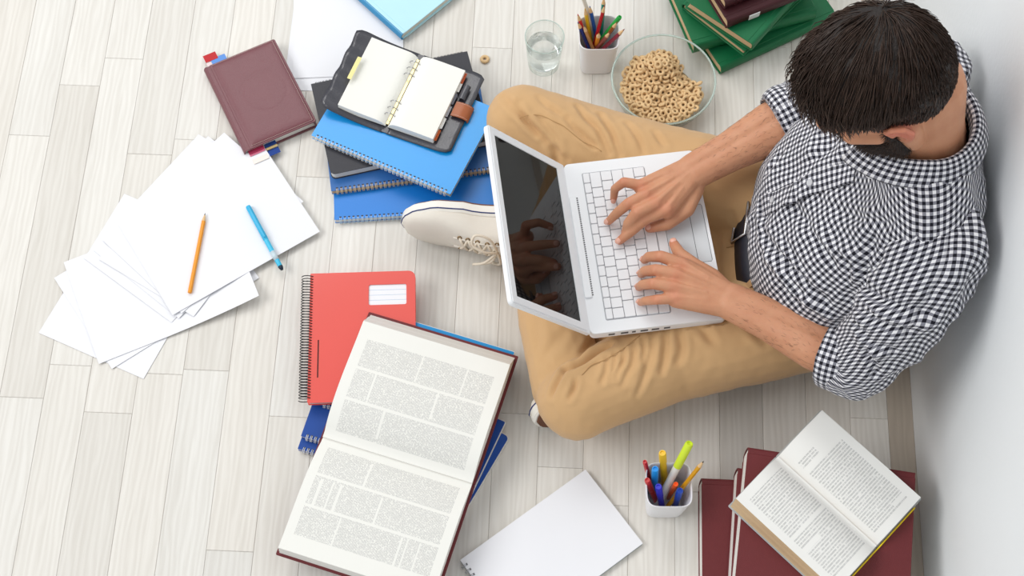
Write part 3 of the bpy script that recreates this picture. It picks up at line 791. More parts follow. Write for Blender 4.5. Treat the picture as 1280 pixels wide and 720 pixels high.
hardback('burgundy cloth book topmost of three, directly under the open paperback', M, 0.0985, 0.215, L, 0.0535, 'burgundy_cloth', ov=0.0016, pages='pages_white')
# open paperback: gutter from (973,568) to (1100,682)
zP = 0.1525
G0, G1 = W(974, 568, zP + 0.02), W(1098, 680, zP + 0.02)
v = (G1 - G0); LP = v.length; v.normalize(); u = Vector((v.y, -v.x, 0))     # x axis towards lower left
MP = Matrix(((-u.x, -v.x, 0, G1.x), (-u.y, -v.y, 0, G1.y), (0, 0, 1, 0), (0, 0, 0, 1)))
iP = MP.inverted()
P2, I2 = (236, 235, 231), (104, 104, 108)
pmC = print_mat('paperback_print_left', P2, I2, 42, 1, (0.12, 0.88), (0.07, 0.92), 0.6, [(.55, .88, .34, .38), (.12, .88, .47, .50)], 75)
pmD = print_mat('paperback_print_right', P2, I2, 42, 1, (0.12, 0.86), (0.07, 0.86), 0.6, [(.12, .86, .74, .79), (.6, .86, .1, .13), (.45, .86, .79, .86)], 75)
open_book('paperback', 'open paperback with tan page edges lying on the burgundy books', 'book', MP, zP, 0.104, 0.104, LP, 0.030, 0.016, 'grey_card', pmC, pmD, 'pages_tan', 0.003, 0.006, 0.002, 0.0012)
yb = MB().box(-0.095, 0.09, -0.0052, -0.0032, 0.0004, 0.004).build('yellow_cover_edge', M_['yellow'], bpy.data.objects['paperback']); yb['label'] = 'yellow strip along the cover edge'

# ---------------------------------------------------------------- green and maroon books at the top
def gbook(label, a, b, inner, z0, t, w, h=None, cover='green_cloth', pages='pages_tan', name='book', group=None):
    M, ww, hh = frame_sp(a, b, inner, z0 + t, h)
    return hardback(label, M, z0, w, h or hh, t, cover, pages=pages, group=group)
gbook('green cloth book on the floor, lowest of the stack by the man\'s head', (901, 84), (1046, 17), (960, 0), 0.0, 0.026, 0.16)
gbook('green cloth book second from the bottom, its corner over the cereal bowl', (867, 56), (1021, 13), (900, 0), 0.0265, 0.030, 0.16)
C_ = W(931, 64, 0.075); dF = (W(1010, -12, 0.075) - C_).normalized(); lF = Vector((-dF.y, dF.x, 0)); S_ = C_ + lF * 0.15
hardback('thin green book third from the bottom, fanned tan pages', Matrix(((-lF.x, dF.x, 0, S_.x), (-lF.y, dF.y, 0, S_.y), (0, 0, 1, 0), (0, 0, 0, 1))), 0.057, 0.15, 0.21, 0.018, 'green_cloth', pages='pages_tan')
gbook('green cloth book fourth from the bottom, under the maroon books', (940, 55), (1004, -18), (860, 0), 0.0755, 0.024, 0.15, 0.21)
mb5 = gbook('dark maroon book with pale label, second from the top of the green stack', (909, 26), (1010, -14), (890, 0), 0.100, 0.026, 0.14, 0.20, 'dark_burgundy')
gbook('dark maroon book topmost of the stack, mostly beyond the picture edge', (906, 2), (1000, -36), (890, -20), 0.1265, 0.024, 0.13, 0.19, 'dark_burgundy')
lb = W(933, 0, 0.12); iv5 = mb5.matrix_world.inverted(); q = iv5 @ lb
MB().box(-0.0048, -0.0040, q.y - 0.011, q.y + 0.011, 0.006, 0.02).build('spine_label', M_['paper'], mb5)
# ================================================================ GLASS, CUPS, BOWL
gc = W(679.5, 80, 0.0)
gl = thing('water_glass', 'clear glass tumbler half full of water, left of the white pencil cup', 'glass', Matrix.Translation(gc))
ro, H_ = 0.0335, 0.094
MB().lathe([(0.0001, 0.0), (0.027, 0.0), (0.0295, 0.003), (0.0315, 0.03), (0.0345, 0.07), (0.0365, H_ - 0.001), (0.0359, H_), (0.0351, H_ - 0.001), (0.0330, 0.07), (0.0300, 0.03), (0.0278, 0.016), (0.024, 0.0125), (0.0001, 0.012)], 48).build('tumbler', M_['glass'], gl, 'auto')
wt_ = MB().lathe([(0.0001, 0.0122), (0.0242, 0.0127), (0.0280, 0.0162), (0.0302, 0.03), (0.0318, 0.055), (0.0325, 0.0625), (0.0300, 0.0618), (0.0001, 0.0616)], 48).build('water', M_['water'], None, 'auto', Matrix.Translation(gc)); tag(wt_, 'clear water in the half full glass tumbler', 'water', None, 'stuff')

def cup(label, px, py, rot, name='pencil_cup'):
    c = W(px, py, 0.0); T = thing(name, label, 'cup', Matrix.Translation(c) @ Matrix.Rotation(rot, 4, 'Z'))
    prof = [(0.0001, 0.0), (0.027, 0.0), (0.0305, 0.003), (0.0325, 0.03), (0.0365, 0.092), (0.0370, 0.0965), (0.0362, 0.0975), (0.0352, 0.0965), (0.0345, 0.09), (0.0302, 0.03), (0.0282, 0.005), (0.0001, 0.004)]
    MB().lathe(prof, 56, (0, 0), 5.0).build('shell', M_['cup'], T, 'auto')
    return c
c1 = cup('white rounded square cup of coloured pencils behind the cereal bowl', 745, 76, 0.06)
c2 = cup('white rounded square cup of markers in front of the man\'s knee', 829, 625, 0.04)
def lean(c, px, py, z, base_off):
    return (c + Vector((base_off[0], base_off[1], 0.0065))), W(px, py, z)
G2 = 'pens and markers in the near white cup'
def marker(c, off, px, py, z, body, cap, label, r, split, **k):
    b, t = lean(c, px, py, z, off); return pen(b, t, body, cap, label, r, split, clip=k.get('clip', False), group=k.get('group'))
marker(c2, (-0.018, 0.010), 806, 577, 0.118, (196, 26, 34), (200, 24, 34), 'slim red pen leaning out at the far left of the near cup', 0.0038, 0.7)
marker(c2, (-0.016, 0.004), 819, 586, 0.118, (30, 150, 226), (20, 150, 232), 'light blue capped felt pen in the near cup', 0.0058, 0.62)
marker(c2, (0.002, 0.019), 828, 566, 0.125, (240, 196, 30), (244, 200, 44), 'yellow marker standing at the back of the near cup', 0.0062, 0.6)
marker(c2, (-0.015, -0.019), 862, 554, 0.150, (236, 236, 228), (214, 236, 60), 'white highlighter with lime yellow cap leaning right out of the near cup', 0.0068, 0.66)
b, t = lean(c2, 880, 576, 0.160, (-0.001, -0.022)); pencil(b, t, (222, 160, 24), 'ochre pencil leaning right out of the near cup', 0.0036)
marker(c2, (0.008, 0.002), 845, 605, 0.104, (240, 92, 20), (250, 96, 20), 'short orange pen in the middle of the near cup', 0.0042, 0.6)
marker(c2, (-0.010, -0.010), 809, 600, 0.106, (190, 36, 40), (196, 40, 40), 'thick red pen at the front left of the near cup', 0.0050, 0.6)
marker(c2, (-0.002, -0.017), 823, 608, 0.106, (44, 44, 190), (40, 40, 200), 'dark blue pen at the front of the near cup', 0.0056, 0.6)
marker(c2, (0.018, -0.014), 850, 613, 0.103, (26, 60, 150), (22, 66, 170), 'navy blue pen at the front right of the near cup', 0.0056, 0.6)
for (px, py, z, off, col, lab, r) in (
    (722, 17, 0.130, (-0.010, 0.002), (214, 40, 44), 'scarlet pencil leaning left in the far cup', 0.0036),
    (722, 27, 0.120, (-0.002, -0.006), (36, 52, 130), 'navy pencil lowest at the left of the far cup', 0.0036),
    (731, 10, 0.140, (-0.006, 0.012), (236, 196, 30), 'yellow pencil at the back left of the far cup', 0.0036),
    (737, 7, 0.140, (0.006, 0.012), (30, 90, 176), 'blue pencil in the middle of the far cup', 0.0036),
    (756, 6, 0.148, (-0.012, -0.006), (186, 26, 38), 'dark red pencil crossing the far cup', 0.0036),
    (729, 31, 0.115, (0.006, -0.012), (196, 140, 84), 'tan pencil at the front left of the far cup', 0.0034),
    (749, 41, 0.112, (-0.004, 0.010), (240, 150, 40), 'orange pencil with broad point at the front of the far cup', 0.0042),
    (772, 27, 0.122, (-0.008, 0.004), (150, 90, 40), 'brown pencil leaning right in the far cup', 0.0036),
    (781, 36, 0.122, (-0.016, -0.010), (140, 48, 62), 'maroon pencil leaning far right out of the far cup', 0.0036),
    (763, 40, 0.112, (-0.018, 0.000), (160, 84, 70), 'russet pencil low at the right of the far cup', 0.0036)):
    b, t = lean(c1, px, py, z, off); pencil(b, t, col, lab, r, lead=col)
b, t = lean(c1, 775, 21, 0.128, (-0.016, 0.006)); pen(b, t, (40, 160, 70), (44, 168, 72), 'green felt pen leaning right in the far cup', 0.0044, 0.6, clip=False)
b, t = lean(c1, 755, -4, 0.150, (0.006, 0.016)); pencil(b, t, (10, 140, 120), 'teal pencil tallest at the back of the far cup', 0.0038)
b, t = lean(c1, 726, -10, 0.172, (0.012, 0.016)); pencil(b, t, (232, 228, 216), 'white pencil tallest at the left of the far cup', 0.0038)

# glass bowl with cereal rings
bc = W(827, 112, 0.040); bc.z = 0
bowl = thing('glass_bowl', 'clear glass bowl of cereal rings between the pencil cup and the man\'s arm', 'bowl', Matrix.Translation(bc))
prof_o = [(0.0001, 0.0), (0.045, 0.0), (0.052, 0.002), (0.070, 0.016), (0.084, 0.038), (0.092, 0.060), (0.0965, 0.076), (0.0955, 0.0785), (0.0925, 0.0785)]
prof_i = [(0.0905, 0.076), (0.0875, 0.060), (0.0795, 0.040), (0.066, 0.020), (0.048, 0.0065), (0.0001, 0.0052)]
MB().lathe(prof_o + prof_i, 64).build('shell', M_['glass'], bowl, 'auto')
MB().tube([(0.0945 * math.cos(a), 0.0945 * math.sin(a), 0.0775) for a in [2 * PI * i / 72 for i in range(72)]], 0.0019, 8, closed=True).build('rim', M_['glass_edge'], bowl, True)
MB().tube([(0.047 * math.cos(a), 0.047 * math.sin(a), 0.002) for a in [2 * PI * i / 48 for i in range(48)]], 0.002, 6, closed=True).build('foot_ring', M_['glass_edge'], bowl, True)
MB().tube([(0.036 * math.cos(a), 0.036 * math.sin(a), H_) for a in [2 * PI * i / 48 for i in range(48)]], 0.0009, 6, closed=True).build('rim', M_['glass_edge'], gl, True)
def torus_mesh(R, r, n=14, m=8):
    mb = MB(); vs = []; fs = []
    for i in range(n):
        a = 2 * PI * i / n
        for j in range(m):
            b = 2 * PI * j / m; rr = R + r * math.cos(b); vs.append((rr * math.cos(a), rr * math.sin(a), r * 1.0 * math.sin(b)))
    for i in range(n):
        for j in range(m): fs.append((i * m + j, ((i + 1) % n) * m + j, ((i + 1) % n) * m + (j + 1) % m, i * m + (j + 1) % m))
    return mb.add(vs, fs)
cer_me = []
for k, (R, r) in enumerate(((0.0051, 0.0028), (0.0049, 0.0026), (0.0053, 0.0029))):
    o = torus_mesh(R, r).build('cereal_ring', M_['cereal'], None, True); cer_me.append(o.data); bpy.data.objects.remove(o)
rc = random.Random(3); placed = []
def heap(x, y):
    """height of the cereal heap inside the bowl"""
    h = 0.046 - 0.18 * (x - 0.0) * 0.0 + 0.026 * math.exp(-(((x + 0.004) / 0.036) ** 2 + ((y - 0.036) / 0.026) ** 2))
    h -= 0.030 * math.exp(-(((x - 0.050) / 0.026) ** 2 + ((y - 0.045) / 0.03) ** 2))
    return h + 0.004 * noise.noise((x * 40, y * 40, 2.0))
def bowl_r(z):
    pr = prof_i[::-1]
    for (r0, z0), (r1, z1) in zip(pr[:-1], pr[1:]):
        if z0 <= z <= z1: return r0 + (r1 - r0) * (z - z0) / (z1 - z0)
    return 0.08
tries = 0
while len(placed) < 296 and tries < 60000:
    tries += 1
    a = rc.uniform(0, 2 * PI); q = 0.078 * math.sqrt(rc.random()); x, y = q * math.cos(a), q * math.sin(a)
    top = heap(x, y); layer = rc.choice((0, 0, 1))
    z = top - 0.0065 * layer + rc.uniform(-0.0012, 0.0012)
    if z < 0.012 or math.hypot(x, y) > bowl_r(min(z, 0.07)) - 0.0085: continue
    if any((x - b[0]) ** 2 + (y - b[1]) ** 2 + (1.5 * (z - b[2])) ** 2 < 0.0094 ** 2 for b in placed): continue
    placed.append((x, y, z))
for (x, y, z) in placed:
    o = bpy.data.objects.new('cereal_ring', rc.choice(cer_me)); COL.objects.link(o)
    s = rc.uniform(0.9, 1.08)
    o.matrix_world = Matrix.Translation(bc + Vector((x, y, z))) @ Euler((rc.gauss(0, 0.45), rc.gauss(0, 0.45), rc.uniform(0, 6)), 'XYZ').to_matrix().to_4x4() @ Matrix.Scale(s, 4)
    tag(o, 'toasted oat cereal ring heaped in the glass bowl', 'cereal', 'cereal rings in the glass bowl')
bed = MB(); 
# crumb bed under the rings that show
rings_ = [(0.0001, 0.006)]
vs = []; fs = []; n = 40; m = 12
for j in range(m + 1):
    for i in range(n):
        a = 2 * PI * i / n; q = 0.066 * j / m; x, y = q * math.cos(a), q * math.sin(a)
        z = min(heap(x, y) - 0.011, 0.055); zmin = 0.0072 if q < 0.046 else 0.0072 + (q - 0.046) * 0.75
        rmax = bowl_r(max(z, 0.0072)) - 0.003; f = min(1, rmax / max(q, 1e-6)); vs.append((x * f, y * f, max(z, zmin)))
for j in range(m):
    for i in range(n): fs.append((j * n + i, j * n + (i + 1) % n, (j + 1) * n + (i + 1) % n, (j + 1) * n + i))
b0 = len(vs)
for j in range(m + 1):
    for i in range(n):
        a = 2 * PI * i / n; q = 0.0655 * j / m; zz = 0.0068 if q < 0.046 else 0.0068 + (q - 0.046) * 0.75
        vs.append((q * math.cos(a), q * math.sin(a), zz))
for j in range(m):
    for i in range(n): fs.append((b0 + j * n + i, b0 + (j + 1) * n + i, b0 + (j + 1) * n + (i + 1) % n, b0 + j * n + (i + 1) % n))
for i in range(n): fs.append((m * n + i, m * n + (i + 1) % n, b0 + m * n + (i + 1) % n, b0 + m * n + i))
o = bed.add(vs, fs).build('cereal', M_['cereal'], None, True, Matrix.Translation(bc)); tag(o, 'packed cereal beneath the visible rings in the bowl', 'cereal', None, 'stuff')
o = bpy.data.objects.new('cereal_ring', cer_me[2]); COL.objects.link(o); o.location = W(606, 74, 0.003); o.scale = (1.15, 1.15, 1.05)
tag(o, 'single cereal ring dropped on the floor beside the black notebook corner', 'cereal')
# base of a second tumbler at the very top edge
g2 = W(1043, -16, 0.0)
gt = thing('drinking_glass', 'clear glass at the top edge beside the green books and wall', 'glass', Matrix.Translation(g2))
MB().lathe([(0.0001, 0), (0.024, 0), (0.028, 0.004), (0.030, 0.05), (0.031, 0.08), (0.029, 0.08), (0.0275, 0.05), (0.025, 0.012), (0.0001, 0.010)], 36).build('tumbler', M_['glass'], gt, 'auto')

# ================================================================ LAPTOP
ZT = 0.205
Hf, Hn = W(704, 206, ZT), W(738, 418, ZT)
yv = (Hf - Hn); LW = yv.length; yv.normalize(); xv = Vector((yv.y, -yv.x, 0)); DP = 0.222
ML = Matrix(((xv.x, yv.x, 0, Hn.x), (xv.y, yv.y, 0, Hn.y), (0, 0, 1, ZT), (0, 0, 0, 1)))
lap = thing('laptop', 'open white laptop with glossy dark screen resting on the man\'s lap', 'laptop', ML)
iL = ML.inverted()
def L2(px, py): p = iL @ W(px, py, ZT); return (round(p.x, 4), round(p.y, 4))
MB().prism(rrect(0.0, DP, 0, LW, 0.009), -0.022, -0.001, 0.002).build('base', M_['pc_white'], lap, 'auto')
# raised top case: rim around a shallow keyboard tray
kx0, kx1, ky0, ky1 = 0.028, 0.1342, 0.020, LW - 0.020
bmf = bmesh.new(); ot, wt = loop2(rrect(0.0, DP, 0, LW, 0.009), 0.0), loop2(rrect(kx0, kx1, ky0, ky1, 0.003, 3), 0.0)
ob, wbm = loop2(rrect(0.0, DP, 0, LW, 0.009), -0.0015), loop2(rrect(kx0, kx1, ky0, ky1, 0.003, 3), -0.0015)
ring_fill(ot, wt, 0)
for a, b in ((ot, ob), (wt, wbm)):
    for i in range(len(a)): bmf.faces.new((a[i], a[(i + 1) % len(a)], b[(i + 1) % len(a)], b[i]))
bmesh.ops.recalc_face_normals(bmf, faces=bmf.faces)
me = bpy.data.meshes.new('top_case'); bmf.to_mesh(me); bmf.free(); link('top_case', me, M_['pc_white'], lap)
MB().box(kx0, kx1, ky0, ky1, -0.0015, -0.0009).build('keyboard_tray', M_['key_well'], lap)
# keys: the rows run along the hinge; row 0 is nearest to the screen. the user sits at +x, so his left is -y
rows = [(0.0115, [1.0] * 14), (0.0185, [1.0] * 13 + [1.6]), (0.0185, [1.6] + [1.0] * 13), (0.0185, [1.85] + [1.0] * 11 + [1.8]), (0.0185, [2.4] + [1.0] * 10 + [2.3]), (0.0185, [1, 1, 1, 1.25, 5.2, 1.25, 1, 1, 1, 1])]
x = kx0 + 0.0012
for rd, ws in rows:
    tot = sum(ws); y = ky0 + 0.0012; span = (ky1 - ky0) - 0.0024
    for wk in ws:
        L = span * wk / tot
        MB().prism(rrect(x + 0.0005, x + rd * 0.997 - 0.0005, y + 0.0007, y + L - 0.0007, 0.0014, 2), -0.001, 0.0024, 0.0004).build('key', M_['key'], lap)
        y += L
    x += rd * 0.997 + 0.0
px0, px1, py0, py1 = 0.150, 0.193, LW * 0.5 - 0.052, LW * 0.5 + 0.052
MB().prism(rrect(px0, px1, py0, py1, 0.002), -0.001, 0.00015).build('trackpad', M_['pad'], lap)
MB().prism(rrect(px1 + 0.001, px1 + 0.023, py0, py1, rs=(0.001, 0.004, 0.004, 0.001)), -0.001, 0.00025).build('trackpad_button', M_['pad'], lap)
gv = MB()
pts = [(px0, py0), (px1 + 0.022, py0), (px1 + 0.0235, py0 + 0.003), (px1 + 0.0235, py1 - 0.003), (px1 + 0.022, py1), (px0, py1)]
gv.tube([(a, b, 0.0001) for a, b in pts], 0.0004, 4, closed=True); gv.tube([(px1 + 0.0005, py0, 0.0001), (px1 + 0.0005, py1, 0.0001)], 0.0004, 4)
gv.build('trackpad_groove', M_['groove'], lap)
# hinge bar and its vent slits
MB().prism(rrect(0.001, 0.0125, 0.062, LW - 0.062, 0.002), -0.004, 0.0032, 0.0008).build('hinge_bar', M_['pc_white'], lap)
vt = MB()
for i in range(46):
    y = 0.066 + (LW - 0.132) * i / 45; vt.box(0.0128, 0.0152, y, y + 0.0022, -0.0002, 0.0003)
o = vt.build('vent_slits', M_['groove'], lap); o['kind'] = 'stuff'
pt = MB()
for a, b in ((0.03, 0.04), (0.05, 0.062), (0.068, 0.074), (0.082, 0.094), (0.10, 0.112), (0.12, 0.13)): pt.box(a, b, -0.0004, 0.001, -0.014, -0.008)
o = pt.build('side_ports', M_['groove'], lap); o['kind'] = 'stuff'
# lid
TH = math.radians(127); ldir = Vector((math.cos(TH), 0, math.sin(TH))); lnorm = Vector((math.sin(TH), 0, -math.cos(TH)))   # towards the user
LH = 0.212
Mlid = Matrix(((ldir.x, 0, lnorm.x, 0.002), (0, 1, 0, 0), (ldir.z, 0, lnorm.z, -0.002), (0, 0, 0, 1)))
Mlid = Matrix(((ldir.x, 0, lnorm.x, 0.001), (ldir.y, 1, lnorm.y, 0), (ldir.z, 0, lnorm.z, -0.001), (0, 0, 0, 1)))
lid = MB().prism(rrect(0, LH, 0, LW, rs=(0.003, 0.008, 0.008, 0.003)), -0.008, 0.0, 0.0012)
if Mlid.to_3x3().determinant() < 0: print('LID mirrored')
lo = lid.build('lid', M_['pc_white'], lap, 'auto', Mlid)
MB().box(0.026, LH - 0.016, 0.016, LW - 0.016, -0.0004, 0.0003).build('screen', M_['screen'], lo)
bz = MB()
for a in ((0.012, LH - 0.004, 0.004, 0.0155), (0.012, LH - 0.004, LW - 0.0155, LW - 0.004), (0.012, 0.0255, 0.0155, LW - 0.0155), (LH - 0.0155, LH - 0.004, 0.0155, LW - 0.0155)): bz.box(a[0], a[1], a[2], a[3], -0.0004, 0.0012)
bz.build('bezel', M_['pc_white'], lo)
# ================================================================ THE MAN
ORG = Vector((0.44, 1.0, 0.0))
def proj_np(co):
    """photo pixels of world points (numpy, n x 3)"""
    c, s = math.cos(YAW), math.sin(YAW)
    x = co[:, 0] * c + co[:, 1] * s; y = -co[:, 0] * s + co[:, 1] * c; z = co[:, 2] - CAM_H
    d = y * math.cos(PITCH) - z * math.sin(PITCH); up = y * math.sin(PITCH) + z * math.cos(PITCH)
    return 640 + FPX * x / d, 360 - FPX * up / d
def remesh(mb, voxel, smooth=4, fac=0.5):
    me = bpy.data.meshes.new('tmp'); me.from_pydata([tuple(p) for p in mb.v], [], mb.f)
    o = bpy.data.objects.new('tmp', me); COL.objects.link(o)
    r = o.modifiers.new('r', 'REMESH'); r.mode = 'VOXEL'; r.voxel_size = voxel; r.use_smooth_shade = True
    if smooth: s = o.modifiers.new('s', 'SMOOTH'); s.factor = fac; s.iterations = smooth
    dg = bpy.context.evaluated_depsgraph_get(); out = bpy.data.meshes.new_from_object(o.evaluated_get(dg))
    bpy.data.objects.remove(o); bpy.data.meshes.remove(me)
    return out
def get_co(me):
    a = np.empty(len(me.vertices) * 3, np.float64); me.vertices.foreach_get('co', a); return a.reshape(-1, 3)
def get_no(me):
    a = np.empty(len(me.vertices) * 3, np.float32); me.vertex_normals.foreach_get('vector', a); return a.reshape(-1, 3).astype(np.float64)
def set_co(me, co): me.vertices.foreach_set('co', co.astype(np.float32).ravel()); me.update()
def seg_dist(co, a, b):
    ab = b - a; t = np.clip(((co - a) @ ab) / max(ab @ ab, 1e-12), 0, 1); return np.linalg.norm(co - (a + t[:, None] * ab), axis=1), t
def surface_point(co, px, py, X, Y, rad=7):
    d = (X - px) ** 2 + (Y - py) ** 2; ok = np.where(d < rad * rad)[0]
    if len(ok) == 0: return co[np.argmin(d)]
    return co[ok[np.argmax(co[ok, 2])]]
def folds(me, lst):
    """press cloth creases (amp < 0) and raise ridges (amp > 0) along polylines lying on the surface"""
    co = get_co(me); no = get_no(me); X, Y = proj_np(co); disp = np.zeros(len(co))
    for pts, amp, wd in lst:
        fine = []
        for (a, b), (c, d) in zip(pts[:-1], pts[1:]):
            k = max(1, int(math.hypot(c - a, d - b) / 5)); fine += [(a + (c - a) * t / k, b + (d - b) * t / k) for t in range(k)]
        fine.append(pts[-1]); P = np.array([surface_point(co, px, py, X, Y, 4) for px, py in fine])
        for _ in range(3): P[1:-1] = (P[:-2] + 2 * P[1:-1] + P[2:]) / 4
        best = np.full(len(co), 9.0); tt = np.zeros(len(co)); n = len(P) - 1
        for i in range(n):
            d, t = seg_dist(co, P[i], P[i + 1]); m = d < best; best[m] = d[m]; tt[m] = (i + t[m]) / n
        taper = np.sin(np.clip(0.08 + 0.84 * tt, 0, 1) * PI) ** 0.6
        g = best / wd; disp += amp * 0.8 * taper * (np.exp(-g ** 2 * 1.6) - 0.42 * np.exp(-((g - 1.7) / 0.9) ** 2))
    set_co(me, co + no * disp[:, None])
def vnoise(co, scale, seed=0.0):
    return np.array([noise.noise((x * scale[0] + seed, y * scale[1] + seed * 1.7, z * scale[2] - seed)) for x, y, z in co])
def shift(me):
    co = get_co(me); set_co(me, co - np.array(ORG))

# ---- joints
A_ = lambda *p: W(*p)
hipR, hipL = Vector((0.46, 1.09, 0.115)), Vector((0.46, 0.91, 0.115))
kneeR, kneeL = A_(654, 150, 0.125), A_(722, 500, 0.110)
midR, midL = A_(756, 190, 0.105), A_(836, 446, 0.105)
shR, shL = Vector((0.565, 1.165, 0.475)), Vector((0.565, 0.848, 0.475))
elR, elL = A_(1032, 124, 0.295), A_(1074, 454, 0.264)
wrR, wrL = A_(866, 215, 0.250), A_(912, 376, 0.247)
HC = Vector((0.455, 1.018, 0.675))
hf = Vector((-0.72, -0.06, -0.68)).normalized(); hl = Vector((hf.y, -hf.x, 0)).normalized(); hl = Vector((-hf.y * 0 + hf.y, -hf.x, 0)).normalized()
if hl.y > 0: hl = -hl
hu = hf.cross(hl).normalized()
def hd(f, l, u): return HC + hf * f + hl * l + hu * u
HM = Matrix((hf, hl, hu)).transposed()

HANDS = {
 'R': dict(wrist=wrR, fingers=[
    [(834, 262, .253), (806, 274, .243), (788, 290, .228), (774.5, 301, .2165)],
    [(819, 255, .259), (797, 265, .259), (785.5, 279, .238), (781.5, 291, .2180)],
    [(807, 244, .258), (786, 254, .256), (771.5, 266, .236), (761, 276.5, .2170)],
    [(802, 232, .252), (780, 227.5, .255), (768.5, 236, .237), (767, 248.5, .2175)]],
    thumb=[(868, 236, .240), (859, 262, .236), (834, 280, .226), (812, 285, .2180)]),
 'L': dict(wrist=wrL, fingers=[
    [(853, 330, .255), (826, 320.5, .257), (811, 321, .236), (805.5, 325, .2175)],
    [(846, 343, .259), (820, 337.5, .258), (806, 339, .237), (801.5, 342.5, .2175)],
    [(842, 358, .257), (817, 354.5, .257), (803, 356, .236), (798.5, 359, .2175)],
    [(845, 373, .250), (822, 374.5, .249), (807, 376, .232), (800.5, 378, .2165)]],
    thumb=[(890, 348, .242), (868, 332, .240), (850, 318, .233), (842, 304.5, .2235)])}
body = MB(); knuck = []; nails = []
for side, h in HANDS.items():
    wv = h['wrist']; fr = [(0.0110, 0.0098, 0.0086, 0.0070), (0.0112, 0.0100, 0.0088, 0.0071), (0.0106, 0.0094, 0.0084, 0.0068), (0.0096, 0.0084, 0.0074, 0.0062)]
    mcp = []
    for fi, pts in enumerate(h['fingers']):
        P = [A_(*p) for p in pts]; body.chain(P, fr[fi], 12); mcp.append(P[0]); knuck += [(P[0], .010), (P[1], .008), (P[3], .008)]
        nails.append((P[2], P[3], fr[fi][3], wv))
        wo = wv + (P[0] - wv) * 0.12 + Vector((0, (1.5 - fi) * (-0.006 if side == 'R' else 0.006), 0))
        body.rcone(wo, 0.0185, P[0] - Vector((0, 0, 0.005)), 0.0135, 12)
        # tendon over the back of the hand
        body.rcone(wo.lerp(P[0], 0.35) + Vector((0, 0, 0.0135)), 0.003, P[0] + Vector((0, 0, 0.0068)), 0.0045, 8)
    for a, b in ((0, 1), (1, 2), (2, 3)): body.rcone(mcp[a] - Vector((0, 0, .006)), 0.011, mcp[b] - Vector((0, 0, .006)), 0.0105, 10)
    T_ = [A_(*p) for p in h['thumb']]; body.chain(T_, (0.0165, 0.0125, 0.0108, 0.0082), 12); nails.append((T_[2], T_[3], 0.0082, wv)); knuck.append((T_[3], .010))
    body.rcone(T_[0], 0.0165, mcp[0].lerp(wv, 0.3) - Vector((0, 0, .008)), 0.012, 12); body.rcone(T_[1], 0.011, mcp[0].lerp(wv, 0.35) - Vector((0, 0, .010)), 0.010, 12)
    body.rcone(T_[0], 0.0165, wv, 0.022, 12)
    el = elR if side == 'R' else elL; sh = shR if side == 'R' else shL
    ax = (el - wv).normalized(); sd = ax.cross(Vector((0, 0, 1))).normalized()
    for off in (-0.008, 0.008):
        body.chain([wv + sd * off, wv + ax * 0.07 + sd * off, wv + ax * 0.15 + sd * off * 1.4, el + sd * off * 0.6], (0.0225, 0.026, 0.0335, 0.0355), 16)
    body.chain([el, el.lerp(sh, 0.55), sh], (0.036, 0.044, 0.050), 16)
# trunk and legs (hidden under the clothes)
body.ell((0.485, 1.0, 0.14), (0.095, 0.145, 0.085)); body.ell((0.505, 1.0, 0.28), (0.105, 0.145, 0.14)); body.ell((0.545, 1.005, 0.42), (0.082, 0.15, 0.11))
body.rcone(shR + Vector((0, -0.02, 0)), 0.045, shL + Vector((0, 0.02, 0)), 0.045)
body.chain([(0.550, 1.01, 0.48), (0.538, 1.014, 0.555)], (0.070, 0.060)); body.chain([(0.536, 1.014, 0.55), hd(-0.030, 0, -0.055)], (0.060, 0.056), 18)
ankR, ankL = A_(800, 470, 0.050), A_(672, 292, 0.055)
for hip, mid, knee, ank in ((hipR, midR, kneeR, ankR), (hipL, midL, kneeL, ankL)): kl = knee - Vector((0, 0, 0.035)); body.chain([hip, mid - Vector((0, 0, 0.012)), kl, kl.lerp(ank, 0.4), ank], (0.06, 0.036, 0.030, 0.028, 0.024), 14)
# head: skull, jaw, nose, brows, lips, ears
body.ell(hd(-0.006, 0, 0.022), (0.090, 0.075, 0.090), HM, 28, 18); body.ell(hd(0.018, 0, -0.028), (0.075, 0.062, 0.075), HM, 28, 16)
for s in (-1, 1):
    body.chain([hd(-0.005, s * 0.058, -0.035), hd(0.006, s * 0.055, -0.072), hd(0.055, s * 0.030, -0.100), hd(0.078, 0, -0.108)], (0.020, 0.018, 0.017, 0.018))
    body.rcone(hd(0.083, s * 0.012, 0.022), 0.009, hd(0.070, s * 0.046, 0.020), 0.010)
    body.rcone(hd(0.066, s * 0.040, -0.022), 0.018, hd(0.030, s * 0.060, -0.020), 0.014)
    body.ell(hd(0.073, s * 0.031, 0.000), (0.013, 0.015, 0.012), HM)
    # ear: rim, lobe, inner bowl
    rim = [hd(0.006, s * 0.074, -0.012), hd(0.003, s * 0.080, 0.012), hd(-0.010, s * 0.086, 0.021), hd(-0.023, s * 0.088, 0.014), hd(-0.024, s * 0.086, -0.006), hd(-0.014, s * 0.081, -0.024), hd(-0.004, s * 0.076, -0.034)]
    body.chain(rim, (0.005, 0.0045, 0.0045, 0.0045, 0.0045, 0.005, 0.0062), 10)
    body.ell(hd(-0.010, s * 0.075, -0.004), (0.014, 0.006, 0.020), HM); body.chain([hd(-0.012, s * 0.080, 0.010), hd(-0.016, s * 0.081, -0.006), hd(-0.008, s * 0.079, -0.018)], (0.0035, 0.004, 0.004), 8)
body.chain([hd(0.086, 0, 0.014), hd(0.104, 0, -0.018), hd(0.113, 0, -0.034)], (0.0085, 0.0095, 0.0125)); 
for s in (-1, 1): body.ell(hd(0.102, s * 0.012, -0.038), (0.010, 0.008, 0.008), HM)
